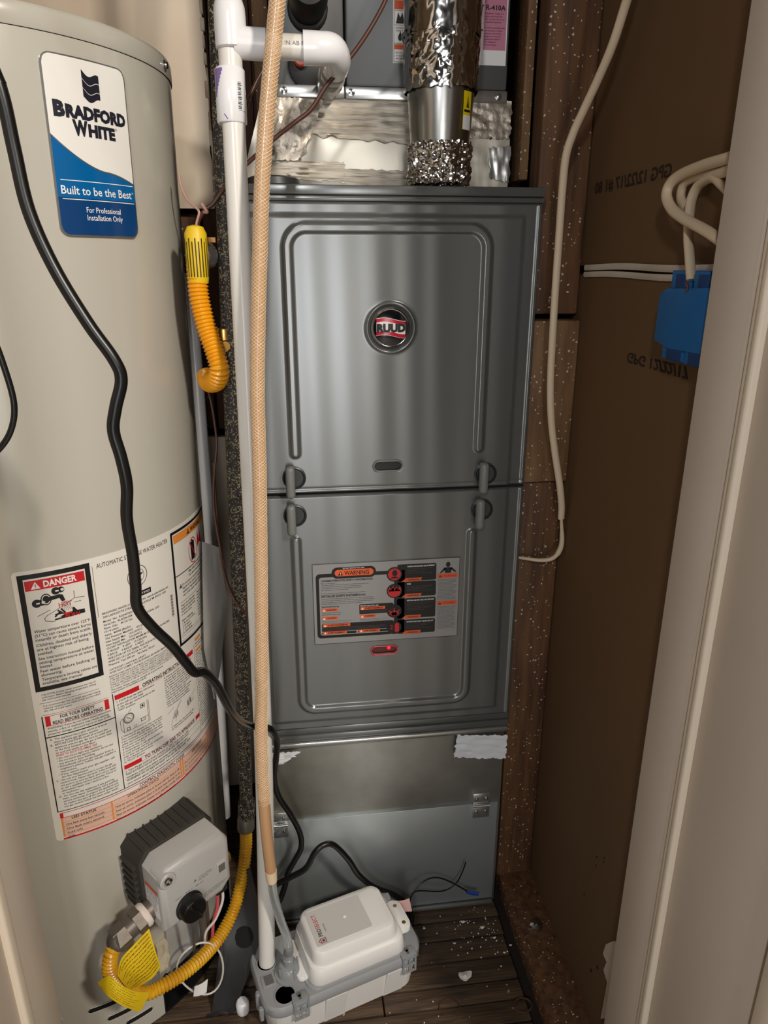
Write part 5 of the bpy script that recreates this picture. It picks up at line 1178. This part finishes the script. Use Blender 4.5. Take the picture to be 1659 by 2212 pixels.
def cl_(ya, yb, z0, z1, d=.024): return MB().prism([(-ya, z0), (-yb, z0), (-yb, z1), (-ya, z1)], 0, d, T, bev=.0015)
for (pa, pb2) in ((1447, 1480), (1495, 1528)):
    ya, yb = yz(pa, 600)[0], yz(pb2, 600)[0]
    t_ = put('cable_clamp', cl_(ya, yb, ty - .004, ty + .022), 'box_blue', BX)
    put('clamp_slot', cl_(ya + (yb - ya) * .35, yb - (yb - ya) * .02, ty - .006, ty + .0185, .0252), 'box_dark', t_)
for (pa, pb2, dz) in ((1424, 1470, -.011), (1472, 1520, -.012)):
    ya, yb = yz(pa, 770)[0], yz(pb2, 770)[0]
    t_ = put('cable_clamp', cl_(ya, yb, by + dz, by + .006), 'box_blue', BX)
    put('clamp_slot', cl_(ya + (yb - ya) * .25, yb - (yb - ya) * .05, by + dz - .0004, by + .002, .0252), 'box_dark', t_)
put('wire_end', MB().tube([atx(1484, 612, .405), atx(1487, 620, .4045), atx(1484, 626, .405)], .0014, 8), 'copper', BX)

# ------------------------------------------------------------------ things beside the tank
solo('relief_pipe', MB().tube(spline([at(405, 590, 1.19), at(431, 900, 1.187), at(457, 1250, 1.187), at(478, 1600, 1.19), at(486, 1762, 1.19)], 8), .0112, 20), 'pvc_white', 'thin white relief pipe close to the right side of the tank', 'pipe')
pq = [at(436, 1170, 1.035), at(471, 1182, 1.055), at(489, 1300, 1.055), at(474, 1440, 1.045), at(462, 1510, 1.030), at(440, 1400, 1.005)]
def pouchf(s, t):
    i = t * 2; a = pq[0].lerp(pq[5], min(i, 1)) if i <= 1 else pq[5].lerp(pq[4], i - 1); b = pq[1].lerp(pq[2], i) if i <= 1 else pq[2].lerp(pq[3], i - 1)
    p = a.lerp(b, s); return p + Vector((0, -.006 * math.sin(PI * s) * math.sin(PI * t) - .002 * noise.noise((s * 6, t * 9, 2)), 0))
solo('manual_pouch', MB().sheet(pouchf, 12, 16, .002), 'pouch', 'grey plastic manual pouch sticking out at the right side of the tank', 'pouch')
# black strap with a round hole, leaning from the floor beside the pump
SA = [at(541, 1872, .952), at(563, 1975, .925), at(553, 2060, .900), at(520, 2150, .880), at(494, 2218, .866)]
SB = [at(505, 1912, .955), at(490, 1985, .930), at(474, 2058, .905), at(462, 2150, .885), at(450, 2226, .870)]
SAs, SBs = spline(SA, 10), spline(SB, 10); SAs[-1].z = SBs[-1].z = .001
def strapf(s, t):
    i = t * (len(SAs) - 1); k = min(int(i), len(SAs) - 2); a = SAs[k].lerp(SAs[k+1], i - k); b = SBs[k].lerp(SBs[k+1], i - k)
    return b.lerp(a, s) + Vector((0, .004 * math.sin(PI * s), 0))
st_ = thing('leg_bracket', 'dark grey metal strap with a round hole beside the tank foot', 'bracket', (-.13, .88, 0))
put('strap', MB().sheet(strapf, 8, 30, .003), 'strap_black', st_)
hc = strapf(.60, .40); hn = (strapf(.9, .40) - strapf(.3, .40)).cross(strapf(.6, .45) - strapf(.6, .3)).normalized()
if hn.y > 0: hn = -hn
put('round_hole', MB().lathe([(.0158, 0), (.0155, .0006), (.0005, .0006)], hc + hn * .0036, hn, 28).lathe([(.0172, -.001), (.0172, .0006), (.0155, .0006)], hc + hn * .0030, hn, 28), 'void', st_)
solo('pipe_cap', MB().lathe([(.010, 0), (.011, .003), (.011, .020), (.008, .024), (.001, .0245)], (-.1255, .872, .0005), (0, 0, 1), 20), 'pvc_white', 'small white plastic cap on the floor left of the pump', 'cap')

# litter on the planks
def scrap(name, x, y, s, seed, lb_):
    g = MB(); bm = bmesh.new(); bmesh.ops.create_icosphere(bm, subdivisions=2, radius=1)
    for v in bm.verts:
        n = 1 + .45 * noise.noise(v.co * 1.3 + Vector((seed, 0, 0))); c = v.co
        v.co = Vector((c.x * s * n, c.y * s * .6 * n + .5 * s * c.x * c.x, (c.z + 1) * s * .28 * n))
    g.bm(bm, Matrix.Translation((x, y, -.0005))); return solo(name, g, 'scrap', lb_, 'litter', 'white scraps on the plank floor')
scrap('paper_scrap', .258, .882, .0125, 1.0, 'largest curled white scrap on the floor right of the pump')
for i, (px, py) in enumerate(((1000, 1992), (1042, 2004), (1068, 2026), (1103, 2042), (982, 2038), (916, 2006), (1090, 2058))):
    d = _f + _r * ((px - W_PX / 2) / F_PX) - _u * ((py - H_PX / 2) / F_PX); p = CAM + d * (-CAM.z / d.z)
    scrap('paper_scrap', p.x, p.y, random.uniform(.0022, .0045), 3.0 + i, 'tiny whitish crumb on the planks between pump and wall plate')
g = MB()
for i in range(160):
    x, y = random.choice(((random.gauss(.30, .03), random.gauss(.97, .03)), (random.gauss(-.125, .02), random.gauss(.80, .04)), (random.uniform(-.1, .34), random.uniform(.74, 1.02))))
    if x > .345 or y > 1.02: continue
    r = random.uniform(.0004, .0012); g.box((x, y, -.001), (x + r * 2, y + r * 1.4, r * .8))
o = put('floor_dust', g, 'scrap', kind='stuff', ang=None); o['label'] = 'pale plaster crumbs strewn over the dark planks'; o['category'] = 'dust'
